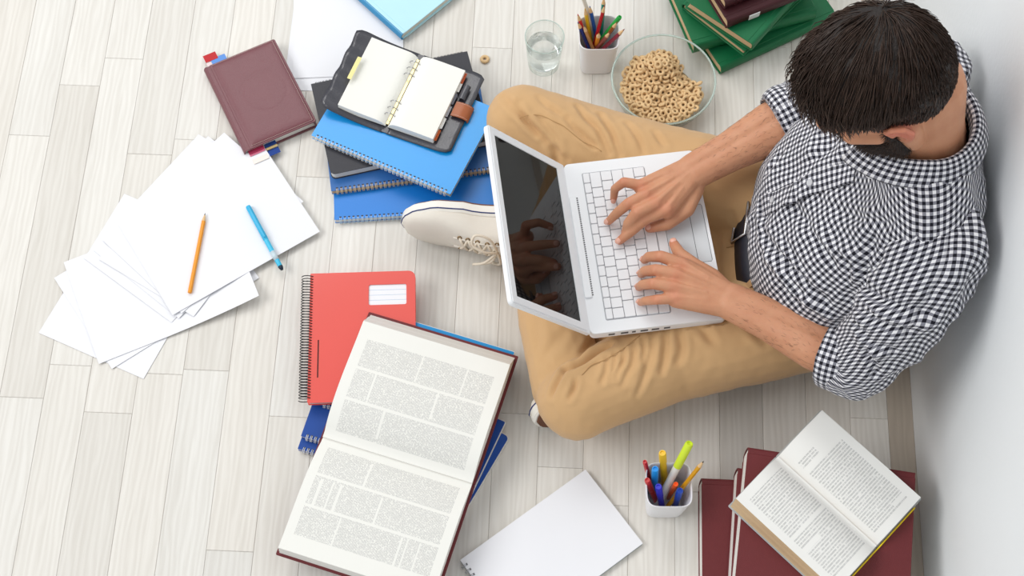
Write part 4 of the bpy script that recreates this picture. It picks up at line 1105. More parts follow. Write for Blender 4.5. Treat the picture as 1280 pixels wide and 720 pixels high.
body.rcone(hd(0.085, -0.018, -0.062), 0.010, hd(0.085, 0.018, -0.062), 0.010); body.rcone(hd(0.094, -0.016, -0.066), 0.006, hd(0.094, 0.016, -0.066), 0.006); body.rcone(hd(0.092, -0.013, -0.076), 0.0068, hd(0.092, 0.013, -0.076), 0.0068)
me = remesh(body, 0.0023, 3, 0.5)
co = get_co(me); red = np.zeros(len(co))
for p, r in knuck: red += 0.9 * np.exp(-(np.linalg.norm(co - np.array(p), axis=1) / r) ** 2)
for s in (-1, 1): red += 1.6 * np.exp(-(np.linalg.norm(co - np.array(hd(-0.012, s * 0.084, 0)), axis=1) / 0.026) ** 2)
at = me.attributes.new('redness', 'FLOAT', 'POINT'); at.data.foreach_set('value', np.clip(red, 0, 1.2).astype(np.float32))
shift(me)
def skin_mat():
    k = NT('skin'); o = k.obj(); a = k.n('ShaderNodeAttribute', attribute_name='redness')
    n1 = k.noise(38, 4, o); n2 = k.noise(160, 3, o)
    base = k.mix(n1.outputs[0], srgb(190, 130, 96), srgb(216, 162, 126))
    base = k.mix(k.math('MULTIPLY', n2.outputs[0], 0.22), base, srgb(196, 120, 96))
    f = k.math('MULTIPLY', a.outputs['Fac'], 0.55)
    k.l(k.mix(f, base, srgb(214, 112, 92)), k.b.inputs['Base Color'])
    k.b.inputs['Roughness'].default_value = 0.48; k.b.inputs['Specular IOR Level'].default_value = 0.4
    k.b.inputs['Subsurface Weight'].default_value = 0.12; k.b.inputs['Subsurface Radius'].default_value = (0.010, 0.004, 0.002); k.b.inputs['Subsurface Scale'].default_value = 0.5
    k.bump(k.noise(420, 4, o).outputs[0], 0.0006, 0.6)
    return k.m
M_['skin'] = skin_mat()
man = link('person', me, M_['skin'], None, True); man.location = ORG
tag(man, 'bearded man in a checked shirt and tan trousers sitting cross-legged, typing on a laptop', 'person')
M_['nail'] = plain('fingernail', (232, 176, 156), 0.25, 0.02)
for P2, P3, r, wv in nails:
    d = (P3 - P2).normalized(); side = d.cross(Vector((0, 0, 1))).normalized(); upn = side.cross(d).normalized()
    if upn.z < 0: upn = -upn
    mb = MB(); mb.ell(P3 + d * 0.0012 + upn * (r * 0.80), (0.0055, r * 0.72, r * 0.30), Matrix((d, side, upn)).transposed(), 12, 8); mb.build('fingernail', M_['nail'], man, True, origin=ORG)
# eyes, half closed under the brow
M_['eye'] = plain('eyeball', (236, 232, 226), 0.15, 0.01); M_['iris'] = plain('dark_brown_iris', (52, 34, 24), 0.2)
for s in (-1, 1):
    e = MB().ell(hd(0.0765, s * 0.031, -0.003), (0.0102, 0.0102, 0.0100), HM).build('eye', M_['eye'], man, True, origin=ORG)
    MB().ell(hd(0.0845, s * 0.031, -0.006), (0.0026, 0.0050, 0.0048), HM, 14, 8).build('iris', M_['iris'], e, True, origin=ORG)
    MB().chain([hd(0.089, s * 0.012, 0.030), hd(0.086, s * 0.030, 0.034), hd(0.068, s * 0.052, 0.028)], (0.0035, 0.004, 0.0028), 8).build('eyebrow', None, man, True, origin=ORG)
# ---- hair
M_['hair'] = plain('dark_brown_hair', (54, 38, 29), 0.40, 0.4, 120, spec=0.4)
M_['hair_dark'] = plain('dark_hair_base', (30, 21, 17), 0.6, 0.2, 90, 0.002, 300)
for o in list(man.children):
    if o.name.startswith('eyebrow'): o.data.materials.append(M_['hair_dark'])
rad = (0.0905, 0.0755, 0.0905); cu = 0.022; cf = -0.008
def hair_mask(f, l, u):
    """> 0 where the scalp carries hair; coordinates of the head"""
    f += 0.0; al = abs(l)
    if f > 0.055: line = 0.062 + (f - 0.055) * 0.35 - al * 0.15
    elif f > 0.012: line = 0.020 + (f - 0.012) * 1.10
    elif f > -0.026: line = 0.006 - (f - 0.012) * -0.2 + 0.012 * math.exp(-((f + 0.010) / 0.012) ** 2)
    else: line = max(-0.075, -0.004 + (f + 0.026) * 2.1)
    return u - line
def scalp(th, ph):
    d = (math.sin(th) * math.cos(ph), math.sin(th) * math.sin(ph), math.cos(th))
    return rad[0] * d[0] + cf, rad[1] * d[1], rad[2] * d[2] + cu, d
def thick(f, l, u):
    t = 0.007 + 0.010 * max(0, min(1, (u - 0.03) / 0.06)) + 0.005 * max(0, min(1, (f - 0.02) / 0.06)) * max(0, min(1, (u - 0.03) / 0.05))
    t += 0.003 * max(0, min(1, (-f - 0.03) / 0.05)) * max(0, min(1, (u + 0.02) / 0.06))
    return t * max(0.12, min(1, hair_mask(f, l, u) / 0.028))
n, m = 72, 44; vs = []; fs = []
for j in range(m + 1):
    for i in range(n):
        f, l, u, d = scalp(PI * j / m, 2 * PI * i / n); mk_ = hair_mask(f, l, u)
        t = thick(f, l, u) * (0.86 + 0.22 * noise.noise((f * 55, l * 45, u * 55))) if mk_ > 0 else -0.012
        if mk_ <= 0 and mk_ > -0.004: t = -0.002
        vs.append(hd(f + d[0] * t, l + d[1] * t, u + d[2] * t))
for j in range(m):
    for i in range(n): fs.append((j * n + i, (j + 1) * n + i, (j + 1) * n + (i + 1) % n, j * n + (i + 1) % n))
hair = MB().add(vs, fs).build('hair', M_['hair_dark'], man, True, origin=ORG)
hair['label'] = 'short dark brown hair brushed forward and up at the front'
rh = random.Random(9); st = MB(); st2 = MB()
crown = Vector((-0.50, -0.42, 0.76))
cnt = 0
while cnt < 8500:
    zc = rh.uniform(-0.75, 1.0); ph = rh.uniform(0, 2 * PI); th = math.acos(zc)
    f, l, u, d = scalp(th, ph); mk_ = hair_mask(f, l, u)
    if mk_ < 0.002: continue
    cnt += 1
    nrm = Vector((d[0] / rad[0], d[1] / rad[1], d[2] / rad[2])).normalized()
    cd = Vector(d); t = cd - crown; t = (t - nrm * t.dot(nrm))
    if t.length < 0.05: t = Vector((rh.uniform(-1, 1), rh.uniform(-1, 1), 0))
    t.normalize()
    topf = max(0, min(1, (u - 0.03) / 0.05)); fr_ = topf * max(0, min(1, (f - 0.0) / 0.06))
    t = (t + Vector((0.25 * topf, 0.0, 0)) + Vector((rh.gauss(0, 0.09 + 0.42 * fr_), rh.gauss(0, 0.09 + 0.5 * fr_), rh.gauss(0, 0.07)))).normalized()
    clump = noise.noise((f * 60, l * 60, u * 60 + 7)); t = (t + nrm.cross(t) * clump * (0.25 + 0.7 * fr_)).normalized()
    tk_ = thick(f, l, u); L = (0.009 + 0.034 * topf + 0.012 * fr_) * rh.uniform(0.75, 1.2)
    base = Vector((f, l, u)) + nrm * tk_ * rh.uniform(0.55, 0.95); pts = []
    lift = 0.003 * (0.3 + topf) + 0.009 * fr_ * rh.random()
    for q in range(4):
        s = q / 3; p = base + t * (L * s) - nrm * (L * L * s * s * 6.2) + nrm * lift * math.sin(s * 1.9)
        pts.append(hd(*p))
    (st2 if noise.noise((f * 30 + 3, l * 50, u * 30)) > 0.12 and rh.random() < 0.7 else st).tube(pts, [0.0007, 0.0009, 0.0007, 0.0002], 3, cap=False)
M_['hair_light'] = plain('lighter_brown_hair', (68, 51, 42), 0.4, 0.3, 120, spec=0.4)
for s_, m_ in ((st, 'hair'), (st2, 'hair_light')): o = s_.build('hair_strands', M_[m_], hair, True, origin=ORG); o['kind'] = 'stuff'
# ---- beard and moustache
bd = MB()
for s in (-1, 1):
    bd.chain([hd(0.012, s * 0.073, -0.004), hd(0.014, s * 0.071, -0.030), hd(0.020, s * 0.064, -0.070), hd(0.052, s * 0.044, -0.100), hd(0.085, s * 0.016, -0.116), hd(0.088, 0, -0.118)], (0.003, 0.006, 0.0115, 0.0130, 0.0135, 0.0135))
    bd.rcone(hd(0.034, s * 0.060, -0.064), 0.010, hd(0.068, s * 0.040, -0.080), 0.012); bd.rcone(hd(0.068, s * 0.040, -0.080), 0.012, hd(0.090, s * 0.02, -0.094), 0.011)
    bd.chain([hd(0.106, 0, -0.054), hd(0.100, s * 0.018, -0.057), hd(0.084, s * 0.032, -0.074), hd(0.078, s * 0.034, -0.092)], (0.0055, 0.006, 0.006, 0.007))
me = remesh(bd, 0.003, 2); co = get_co(me); no = get_no(me); set_co(me, co + no * (0.0012 * vnoise(co, (420, 420, 420)))[:, None]); shift(me)
beard = link('beard', me, M_['hair_dark'], man, True); beard['label'] = 'trimmed dark beard along the jaw'
st = MB(); co = get_co(me); no = get_no(me)
for i in range(0, len(co), max(1, len(co) // 1500)):
    p = Vector(co[i]); q = Vector(no[i]); dn = (q + Vector((-0.2, 0, -0.8)) + Vector((rh.gauss(0, .3), rh.gauss(0, .3), rh.gauss(0, .3)))).normalized(); st.tube([p, p + dn * 0.004, p + dn * 0.007 - Vector((0, 0, .002))], [0.0006, 0.0005, 0.0001], 3, cap=False)
o = st.build('beard_strands', M_['hair'], beard, True); o['kind'] = 'stuff'

# fine dark hair on the forearms
st = MB(); ra_ = random.Random(4); bco = get_co(man.data) + np.array(ORG); bno = get_no(man.data)
for el, wv in ((elR, wrR), (elL, wrL)):
    d_, t_ = seg_dist(bco, np.array(el), np.array(wv)); ids = np.where((d_ < 0.06) & (t_ > 0.1) & (t_ < 0.93) & (bno[:, 2] > 0.05))[0]
    ax = (wv - el).normalized()
    for i in ra_.sample(list(ids), min(len(ids), 260)):
        p, nn = Vector(bco[i]), Vector(bno[i]); d = ax * 0.8 + Vector((ra_.gauss(0, .35), ra_.gauss(0, .35), 0)); d = (d - nn * d.dot(nn)).normalized(); L = ra_.uniform(0.004, 0.009)
        st.tube([p, p + d * L * .5 + nn * .0005, p + d * L + nn * .0003], [0.00013, 0.00011, 0.00004], 3, cap=False)
o = st.build('arm_hair', M_['hair'], man, True, origin=ORG); o['kind'] = 'stuff'

# ---- trousers
M_['chino'] = plain('tan_chino_cotton', (207, 167, 120), 0.8, 0.05, 14, 0.0003, 1400, spec=0.2, sheen=0.2)
tr = MB()
tr.ell((0.470, 1.0, 0.115), (0.125, 0.185, 0.105), None, 28, 16); tr.ell((0.480, 1.0, 0.160), (0.131, 0.177, 0.040), None, 32, 14)
tr.chain([hipR, midR, kneeR], (0.096, 0.075, 0.062), 24); tr.chain([hipL, midL, kneeL], (0.096, 0.076, 0.065), 24)
tr.rcone((0.36, 0.92, 0.095), 0.058, (0.36, 1.08, 0.095), 0.058); tr.rcone((0.30, 0.93, 0.07), 0.05, (0.30, 1.07, 0.07), 0.05)
tr.ell(kneeR, (0.066, 0.062, 0.060)); tr.ell(kneeL, (0.068, 0.066, 0.060))
sR, sL = A_(652, 168, 0.085), A_(712, 486, 0.085)
tr.chain([sR, sR.lerp(ankR, 0.45) - Vector((0, 0, .01)), sR.lerp(ankR, 0.92)], (0.062, 0.056, 0.050), 20)
tr.chain([sL, A_(690, 400, 0.085), A_(676, 312, 0.060)], (0.062, 0.059, 0.050), 20)
me = remesh(tr, 0.0034, 7, 0.5)
co = get_co(me); no = get_no(me)
set_co(me, co + no * (0.0022 * vnoise(co, (16, 16, 16), 3.0) + 0.0008 * vnoise(co, (60, 60, 40), 9.0))[:, None])
G = -0.0075
folds(me, [
    ([(722, 129), (740, 153), (753, 175), (761, 195)], G, .006), ([(751, 140), (762, 167), (773, 195)], G, .006), ([(786, 151), (797, 173), (802, 194)], G * .9, .006),
    ([(707, 151), (722, 167), (742, 186)], G, .006), ([(690, 132), (706, 150)], G * .6, .006), ([(627, 118), (639, 136), (659, 156), (687, 184), (705, 203)], -0.008, .007), ([(644, 129), (652, 147), (668, 170)], -0.006, .006),
    ([(672, 150), (690, 172), (700, 190)], -0.005, .006), ([(676, 120), (690, 138)], G * .5, .006), ([(820, 162), (828, 180)], G * .7, .006),
    ([(812, 413), (814, 452), (798, 496)], -0.0055, .006), ([(829, 411), (832, 443), (829, 468)], G, .006), ([(791, 424), (790, 452), (779, 482)], -0.0055, .006), ([(779, 435), (771, 477)], G, .005),
    ([(759, 446), (754, 479)], G, .005), ([(719, 471), (711, 502)], -0.008, .005), ([(707, 457), (691, 479), (686, 496)], -0.009, .006), ([(768, 440), (764, 476)], G, .005), ([(802, 420), (803, 455)], G, .005), ([(845, 408), (852, 440), (850, 455)], G, .007),
    ([(762, 428), (737, 443), (722, 453), (705, 460)], -0.018, .007), ([(745, 422), (718, 449)], -0.006, .008), ([(696, 416), (676, 452)], -0.004, .009), ([(712, 410), (690, 440)], -0.003, .008), ([(666, 400), (672, 440)], -0.003, .01),
    ([(870, 405), (890, 430)], G, .008), ([(925, 300), (945, 322), (960, 340)], -0.006, .007), ([(915, 270), (925, 300)], -0.005, .007), ([(925, 345), (955, 355), (985, 380)], -0.006, .008), ([(905, 300), (930, 318)], -0.004, .006),
    ([(935, 412), (960, 430)], G, .008), ([(700, 215), (690, 190)], G, .007)])
# the laptop presses the cloth flat
co = get_co(me); iLn = np.array(iL); loc_ = co @ iLn[:3, :3].T + iLn[:3, 3]
ins = (loc_[:, 0] > -0.004) & (loc_[:, 0] < DP + 0.003) & (loc_[:, 1] > -0.004) & (loc_[:, 1] < LW + 0.004)
co[ins, 2] = np.minimum(co[ins, 2], ZT - 0.0222)
co[:, 2] = np.maximum(co[:, 2], 0.0005)
set_co(me, co); TRC = co.copy(); TRX, TRY = proj_np(co); TRN = get_no(me)
shift(me); trs = link('trousers', me, M_['chino'], man, True); trs['label'] = 'tan cotton trousers creased at knees and thighs'
def on_tr(px, py, up=0.0004):
    d = (TRX - px) ** 2 + (TRY - py) ** 2; ok = np.where(d < 16)[0]; i = ok[np.argmax(TRC[ok, 2])] if len(ok) else np.argmin(d)
    return Vector(TRC[i]) + Vector(TRN[i]) * up
def seam(pts, r=0.0006, name='seam'):
    dense = []
    for (a, b), (c, d) in zip(pts[:-1], pts[1:]):
        k = max(2, int(math.hypot(c - a, d - b) / 6))
        dense += [on_tr(a + (c - a) * t / k, b + (d - b) * t / k) for t in range(k)]
    dense.append(on_tr(*pts[-1]))
    for _ in range(2): dense = [dense[0]] + [(dense[i - 1] + dense[i] * 2 + dense[i + 1]) / 4 for i in range(1, len(dense) - 1)] + [dense[-1]]
    MB().tube(dense, r, 5).build(name, M_['seam'], trs, True, origin=ORG)
M_['seam'] = plain('tan_seam_thread', (182, 142, 94), 0.8)
seam([(652, 146), (677, 147), (705, 160), (732, 176), (752, 193)]); seam([(726, 466), (759, 446), (780, 432), (801, 418)]); seam([(905, 309), (925, 305), (950, 296)])
seam([(925, 345), (945, 350), (975, 368)])

# ---- shirt
M_['gingham'] = fabric_gingham()
def spl(keys, t):
    """smooth (Catmull-Rom) interpolation of key rows at t in 0..1"""
    n = len(keys) - 1; x = t * n; i = min(int(x), n - 1); f = x - i
    p = [np.array(keys[max(0, min(n, j))], float) for j in (i - 1, i, i + 1, i + 2)]
    return 0.5 * ((2 * p[1]) + (-p[0] + p[2]) * f + (2 * p[0] - 5 * p[1] + 4 * p[2] - p[3]) * f * f + (-p[0] + 3 * p[1] - 3 * p[2] + p[3]) * f ** 3)
TORSO = [(0.180, 0.480, 1.0, 0.123, 0.174), (0.208, 0.480, 1.0, 0.136, 0.183), (0.26, 0.487, 1.0, 0.145, 0.188), (0.33, 0.503, 1.002, 0.138, 0.188), (0.40, 0.525, 1.005, 0.122, 0.188), (0.46, 0.545, 1.008, 0.102, 0.188),
         (0.505, 0.549, 1.010, 0.089, 0.182), (0.535, 0.547, 1.012, 0.075, 0.160), (0.558, 0.544, 1.014, 0.067, 0.115), (0.572, 0.540, 1.016, 0.064, 0.075)]
def torso_pt(v, a):
    z, cx, cy, ra, rb_ = spl(TORSO, v); ca, sa = math.cos(a), math.sin(a); e = 2.35
    q = (abs(ca) ** e + abs(sa) ** e) ** (-1 / e)
    x = cx - ra * q * ca; y = cy - rb_ * q * sa
    z2 = z - 0.030 * max(0, ca) * max(0, (v - 0.72) / 0.28) ** 1.0      # neckline dips at the front
    return Vector((min(x, WALL_X - 0.004), y, z2))
nu, nv = 180, 110; vs = []; fs = []; uvs = []
colv = [0.0] * (nu + 1); prow = None
for j in range(nv + 1):
    row = [torso_pt(j / nv, 2 * PI * i / nu) for i in range(nu + 1)]; acc = [0.0]
    for i in range(nu): acc.append(acc[-1] + (row[i + 1] - row[i]).length)
    for i in range(nu + 1):
        if prow: colv[i] += (row[i] - prow[i]).length
        anc = acc[nu // 4] if i <= nu // 2 else acc[3 * nu // 4]
        vs.append(row[i]); uvs.append((acc[i] - anc + 1.0, colv[i]))
    prow = row
for j in range(nv):
    for i in range(nu): a = j * (nu + 1) + i; fs.append((a, a + 1, a + nu + 2, a + nu + 1))
mb = MB(); mb.v = vs; mb.f = fs; mb.uv = uvs
shirt = mb.build('shirt', M_['gingham'], man, True, origin=None); me = shirt.data; shirt['label'] = 'black and white gingham shirt with rolled sleeves'
def cloth_noise(co, amp, seed):
    a = vnoise(co, (13, 13, 9), seed); b = vnoise(co, (30, 26, 14), seed + 5); return amp * ((0.20 - np.abs(a)) * 1.5 + 0.6 * (0.18 - np.abs(b)))
co = get_co(me); no = get_no(me)
zf = np.clip((0.60 - co[:, 2]) / 0.1, 0.1, 1); dn = cloth_noise(co, 0.011, 2.0) * zf
co = co + no * dn[:, None]; co[:, 0] = np.minimum(co[:, 0], WALL_X - 0.002)
k = np.arange(len(co)).reshape(nv + 1, nu + 1); co[k[:, nu]] = co[k[:, 0]]
set_co(me, co)
folds(me, [([(950, 290), (985, 335), (1030, 378)], -0.013, .009), ([(955, 320), (995, 368), (1035, 398)], 0.011, .009), ([(985, 250), (1020, 300), (1050, 345)], -0.008, .010), ([(1090, 300), (1080, 345), (1060, 375)], -0.010, .010),
           ([(955, 215), (975, 190)], -0.007, .008), ([(1000, 280), (1045, 310), (1090, 330)], 0.008, .011), ([(1148, 245), (1146, 290), (1143, 335)], -0.006, .004), ([(1010, 205), (1040, 180)], -0.007, .01), ([(945, 250), (950, 300)], 0.006, .01),
           ([(1020, 250), (1070, 275), (1120, 285)], -0.006, .010), ([(1040, 300), (1060, 340), (1055, 370)], -0.008, .008), ([(975, 300), (1010, 350)], -0.008, .008), ([(1170, 200), (1195, 240)], -0.006, .01)])
SHC = get_co(me).copy(); SHX, SHY = proj_np(SHC); SHN = get_no(me)
def on_sh(px, py, up=0.0):
    d = (SHX - px) ** 2 + (SHY - py) ** 2; ok = np.where(d < 25)[0]; i = ok[np.argmax(SHC[ok, 2])] if len(ok) else np.argmin(d)
    return Vector(SHC[i]) + Vector(SHN[i]) * up, Vector(SHN[i])
shift(me)
def cloth_solid(o, th=0.0012):
    m_ = o.modifiers.new('thickness', 'SOLIDIFY'); m_.thickness = th; m_.offset = -1
cloth_solid(shirt)
def sleeve(name, path, radii, seed, parent, amp=0.010, n=64, ns=80, closed_uv=0.06, flist=None, squash=None):
    vs = []; uvs = []; fs = []; N = None; L = 0; prev = None; rav = sum(radii) / len(radii); colL = [0.0] * (n + 1); pc_ = [None] * (n + 1)
    P = [Vector(spl([tuple(p) + (r,) for p, r in zip(path, radii)], j / ns)[:3]) for j in range(ns + 1)]; R = [float(spl([(r,) for r in radii], j / ns)[0]) for j in range(ns + 1)]
    for j in range(ns + 1):
        t = (P[min(j + 1, ns)] - P[max(j - 1, 0)]).normalized()
        if N is None: N = Vector((0, 0, 1))
        N = (N - t * N.dot(t)).normalized(); B = t.cross(N)
        if prev is not None: L += (P[j] - prev).length
        prev = P[j]
        for i in range(n + 1):
            a = 2 * PI * i / n; p = P[j] + (N * math.cos(a) + B * math.sin(a)) * R[j]
            p.x = min(p.x, WALL_X - 0.003); vs.append(p); colL[i] += (p - pc_[i]).length if pc_[i] else 0; pc_[i] = p; uvs.append((a * rav, colL[i]))
    for j in range(ns):
        for i in range(n): a = j * (n + 1) + i; fs.append((a, a + 1, a + n + 2, a + n + 1))
    mb = MB(); mb.v = vs; mb.f = fs; mb.uv = uvs; o = mb.build(name, M_['gingham'], parent, True); me = o.data
    co = get_co(me); no = get_no(me)
    if amp:
        co = co + no * cloth_noise(co * np.array([1.0, 1.0, 1.5]), amp, seed)[:, None]
        co[:, 0] = np.minimum(co[:, 0], WALL_X - 0.002)
        k = np.arange(len(co)).reshape(ns + 1, n + 1); co[k[:, n]] = co[k[:, 0]]; set_co(me, co)
    if flist: folds(me, flist)
    shift(me); cloth_solid(o)
    return o
cuffL = A_(1034, 440, 0.2515); cuffR = A_(972, 155, 0.276)
slL = sleeve('sleeve', [(0.566, 0.905, 0.478), (0.567, 0.868, 0.474), tuple(shL.lerp(elL, 0.35) + Vector((0.0, -0.004, 0.004))), tuple(shL.lerp(elL, 0.72) + Vector((0.004, 0, 0))), tuple(elL + Vector((0, 0, 0.004))), tuple(elL.lerp(cuffL, 0.55)), tuple(cuffL)], (0.062, 0.074, 0.069, 0.062, 0.055, 0.052, 0.050), 21.0, shirt, 0.013,
             flist=[([(1080, 360), (1120, 385), (1160, 390)], -0.012, .009), ([(1070, 385), (1110, 410), (1145, 415)], -0.011, .009), ([(1065, 405), (1095, 435), (1120, 440)], -0.011, .008), ([(1075, 420), (1085, 450), (1095, 470)], -0.010, .007), ([(1100, 345), (1140, 365), (1175, 375)], 0.005, .010)])
slR = sleeve('sleeve', [(0.566, 1.115, 0.478), (0.567, 1.150, 0.474), tuple(shR.lerp(elR, 0.4)), tuple(shR.lerp(elR, 0.75)), tuple(elR + Vector((0, 0, .004))), tuple(elR.lerp(cuffR, 0.5)), tuple(cuffR)], (0.060, 0.072, 0.068, 0.066, 0.061, 0.056, 0.052), 33.0, shirt, 0.011)
def rolled_cuff(c, el, r, seed):
    ax = (c - el).normalized()
    path = [c - ax * 0.034, c - ax * 0.020, c - ax * 0.006, c + ax * 0.003, c + ax * 0.001]; o = sleeve('cuff', [tuple(p) for p in path], (r + 0.0035, r + 0.0055, r + 0.005, r + 0.001, r - 0.006), seed, shirt, 0.004, 64, 24)
rolled_cuff(cuffL, elL, 0.051, 41.0); rolled_cuff(cuffR, elR, 0.052, 47.0)
# collar: stand and fold around the neck
mb = MB(); vs = []; uvs = []; fs = []; nc, nr = 90, 14; L = 0; prev = None
for i in range(nc + 1):
    a = 0.26 + (2 * PI - 0.52) * i / nc; ca, sa = math.cos(a), math.sin(a); front = max(0, ca) ** 1.5
    c = Vector((0.536, 1.016, 0.0)); st_ = Vector((c.x - 0.065 * ca - 0.014 * front, c.y - 0.067 * sa, 0))
    if prev is not None: L += (st_ - prev).length * 1.25
    prev = st_
    fall = 0.036 + 0.022 * max(0, math.cos(a * 1.0)) ** 8
    for j in range(nr + 1):
        s = j / nr
        if s < 0.35: q = s / 0.35; off = 0.0 - 0.002 * q; zz = 0.562 + 0.032 * q
        else: q = (s - 0.35) / 0.65; off = 0.003 + 0.026 * q ** 0.9; zz = 0.595 - (fall) * q ** 1.15 + 0.004 * math.sin(q * PI)
        zz -= 0.036 * front; zz = zz
        vs.append(Vector((min(st_.x - off * ca, WALL_X - .003), st_.y - off * sa * 1.0, zz))); uvs.append((L, s * 0.075))
for i in range(nc):
    for j in range(nr): a = i * (nr + 1) + j; fs.append((a, a + 1, a + nr + 2, a + nr + 1))
mb.v = vs; mb.f = fs; mb.uv = uvs; co_ = mb.build('collar', M_['gingham'], shirt, True, origin=ORG); cloth_solid(co_, 0.0016)
# button placket and buttons
pl = [(1066, 213), (1040, 223), (1012, 232), (988, 243), (965, 252), (950, 260)]
dense = []
for (a, b), (c, d) in zip(pl[:-1], pl[1:]):
    for t in range(5): dense.append((a + (c - a) * t / 5, b + (d - b) * t / 5))
dense.append(pl[-1]); pts = [on_sh(px, py, 0.0016) for px, py in dense]
P = [p for p, _ in pts]
for _ in range(4): P = [P[0]] + [(P[i - 1] + P[i] * 2 + P[i + 1]) / 4 for i in range(1, len(P) - 1)] + [P[-1]]
vs = []; uvs = []; fs = []; L = 0
for i, p in enumerate(P):
    t = (P[min(i + 1, len(P) - 1)] - P[max(i - 1, 0)]).normalized(); nrm = pts[i][1]; sd = nrm.cross(t).normalized(); nn = t.cross(sd)
    if i: L += (P[i] - P[i - 1]).length
    for q in (-0.017, -0.0165, -0.008, 0.008, 0.0165, 0.017):
        up = 0.0 if abs(q) > 0.0168 else 0.0016
        vs.append(p + sd * q + nn * (up - abs(q) * 0.05)); uvs.append((q, L))
for i in range(len(P) - 1):
    for j in range(5): a = i * 6 + j; fs.append((a, a + 1, a + 7, a + 6))
mb = MB(); mb.v = vs; mb.f = fs; mb.uv = uvs; o = mb.build('placket', M_['gingham'], shirt, True, origin=ORG); cloth_solid(o, 0.001)
M_['button'] = plain('grey_pearl_button', (196, 196, 200), 0.3, 0.02)
for (px, py) in ((1063, 206), (1011, 229), (964, 250)):
    p, nrm = on_sh(px, py, 0.0045); q = nrm.to_track_quat('Z', 'Y').to_matrix().to_4x4()
    MB().lathe([(0.0001, 0), (0.0052, 0), (0.0056, 0.0008), (0.0052, 0.0018), (0.0038, 0.0013), (0.0001, 0.0013)], 18).build('button', M_['button'], shirt, 'auto', Matrix.Translation(p - ORG) @ q)
# white undershirt at the throat
MB().ell((0.492, 1.004, 0.520), (0.042, 0.058, 0.036), None, 24, 14).build('undershirt', M_['paper'], man, True, origin=ORG)
# ---- belt
def waist(a, z, grow):
    cx, cy, ra, rb_ = 0.480, 1.0, 0.134, 0.180; e = 2.35; ca, sa = math.cos(a), math.sin(a); q = (abs(ca) ** e + abs(sa) ** e) ** (-1 / e)
    return Vector((cx - (ra + grow) * q * ca, cy - (rb_ + grow) * q * sa, z))
vs = []; fs = []; nb = 80
for i in range(nb):
    a = 2 * PI * i / nb
    for (z, g) in ((0.148, 0.006), (0.148, 0.0155), (0.186, 0.001), (0.186, -0.009)): vs.append(waist(a, z, g))
for i in range(nb):
    for j in range(4): fs.append((i * 4 + j, ((i + 1) % nb) * 4 + j, ((i + 1) % nb) * 4 + (j + 1) % 4, i * 4 + (j + 1) % 4))
M_['belt'] = plain('dark_navy_belt', (34, 36, 48), 0.5, 0.06)
belt = MB().add(vs, fs).build('belt', M_['belt'], man, True, origin=ORG); belt['label'] = 'dark navy belt with steel frame buckle'
bp = [waist(a, z, g) for a, z, g in ((-0.42, 0.147, 0.019), (-0.10, 0.147, 0.019), (-0.10, 0.188, 0.004), (-0.42, 0.188, 0.004))]
MB().tube(bp, 0.0032, 8, closed=True).build('buckle', M_['steel'], belt, True, origin=ORG)
for a in (-0.62, 0.36): 
    q = [waist(a + d, z, g) for d in (0, 0.06) for z, g in ((0.144, 0.0155), (0.144, 0.0195), (0.192, 0.004), (0.192, 0.0))]
    MB().add(q, [(0, 1, 2, 3), (7, 6, 5, 4), (0, 4, 5, 1), (1, 5, 6, 2), (2, 6, 7, 3), (3, 7, 4, 0)]).build('belt_loop', M_['chino'], trs, origin=ORG)

# ---- shoes
M_['canvas'] = plain('off_white_canvas', (226, 219, 208), 0.85, 0.03, 60, 0.0004, 1200); M_['rubber'] = plain('white_rubber', (238, 234, 226), 0.5, 0.03, 40)
M_['gum'] = plain('brown_gum_sole', (112, 72, 52), 0.7, 0.08); M_['stripe'] = plain('navy_stripe', (36, 52, 110), 0.5); M_['lace'] = plain('ecru_lace', (226, 214, 196), 0.85, 0.05, 200); M_['eyelet'] = plain('bronze_eyelet', (150, 122, 84), 0.35, 0.05, metal=0.8)
SL = 0.285
def shoe_half(x, side):
    """half width of the sole at x from heel (0) to toe (1); side +1 is the inner side"""
    k = [(0.0, 0.0), (0.02, 0.018), (0.08, 0.031), (0.25, 0.033), (0.45, 0.034), (0.65, 0.043), (0.78, 0.046), (0.90, 0.037), (0.96, 0.025), (0.99, 0.012), (1.0, 0.0)]
    for (a, va), (b, vb) in zip(k[:-1], k[1:]):
        if a <= x <= b: f = (x - a) / (b - a); r = va + (vb - va) * (f * f * (3 - 2 * f)); break
    return r * (0.93 if side > 0 and 0.2 < x < 0.6 else 1.0)
def shoe_top(x):
    return float(np.interp(x, [0, .04, .12, .25, .36, .46, .6, .75, .88, .96, 1], [.045, .070, .078, .072, .084, .082, .067, .053, .045, .036, .022]))
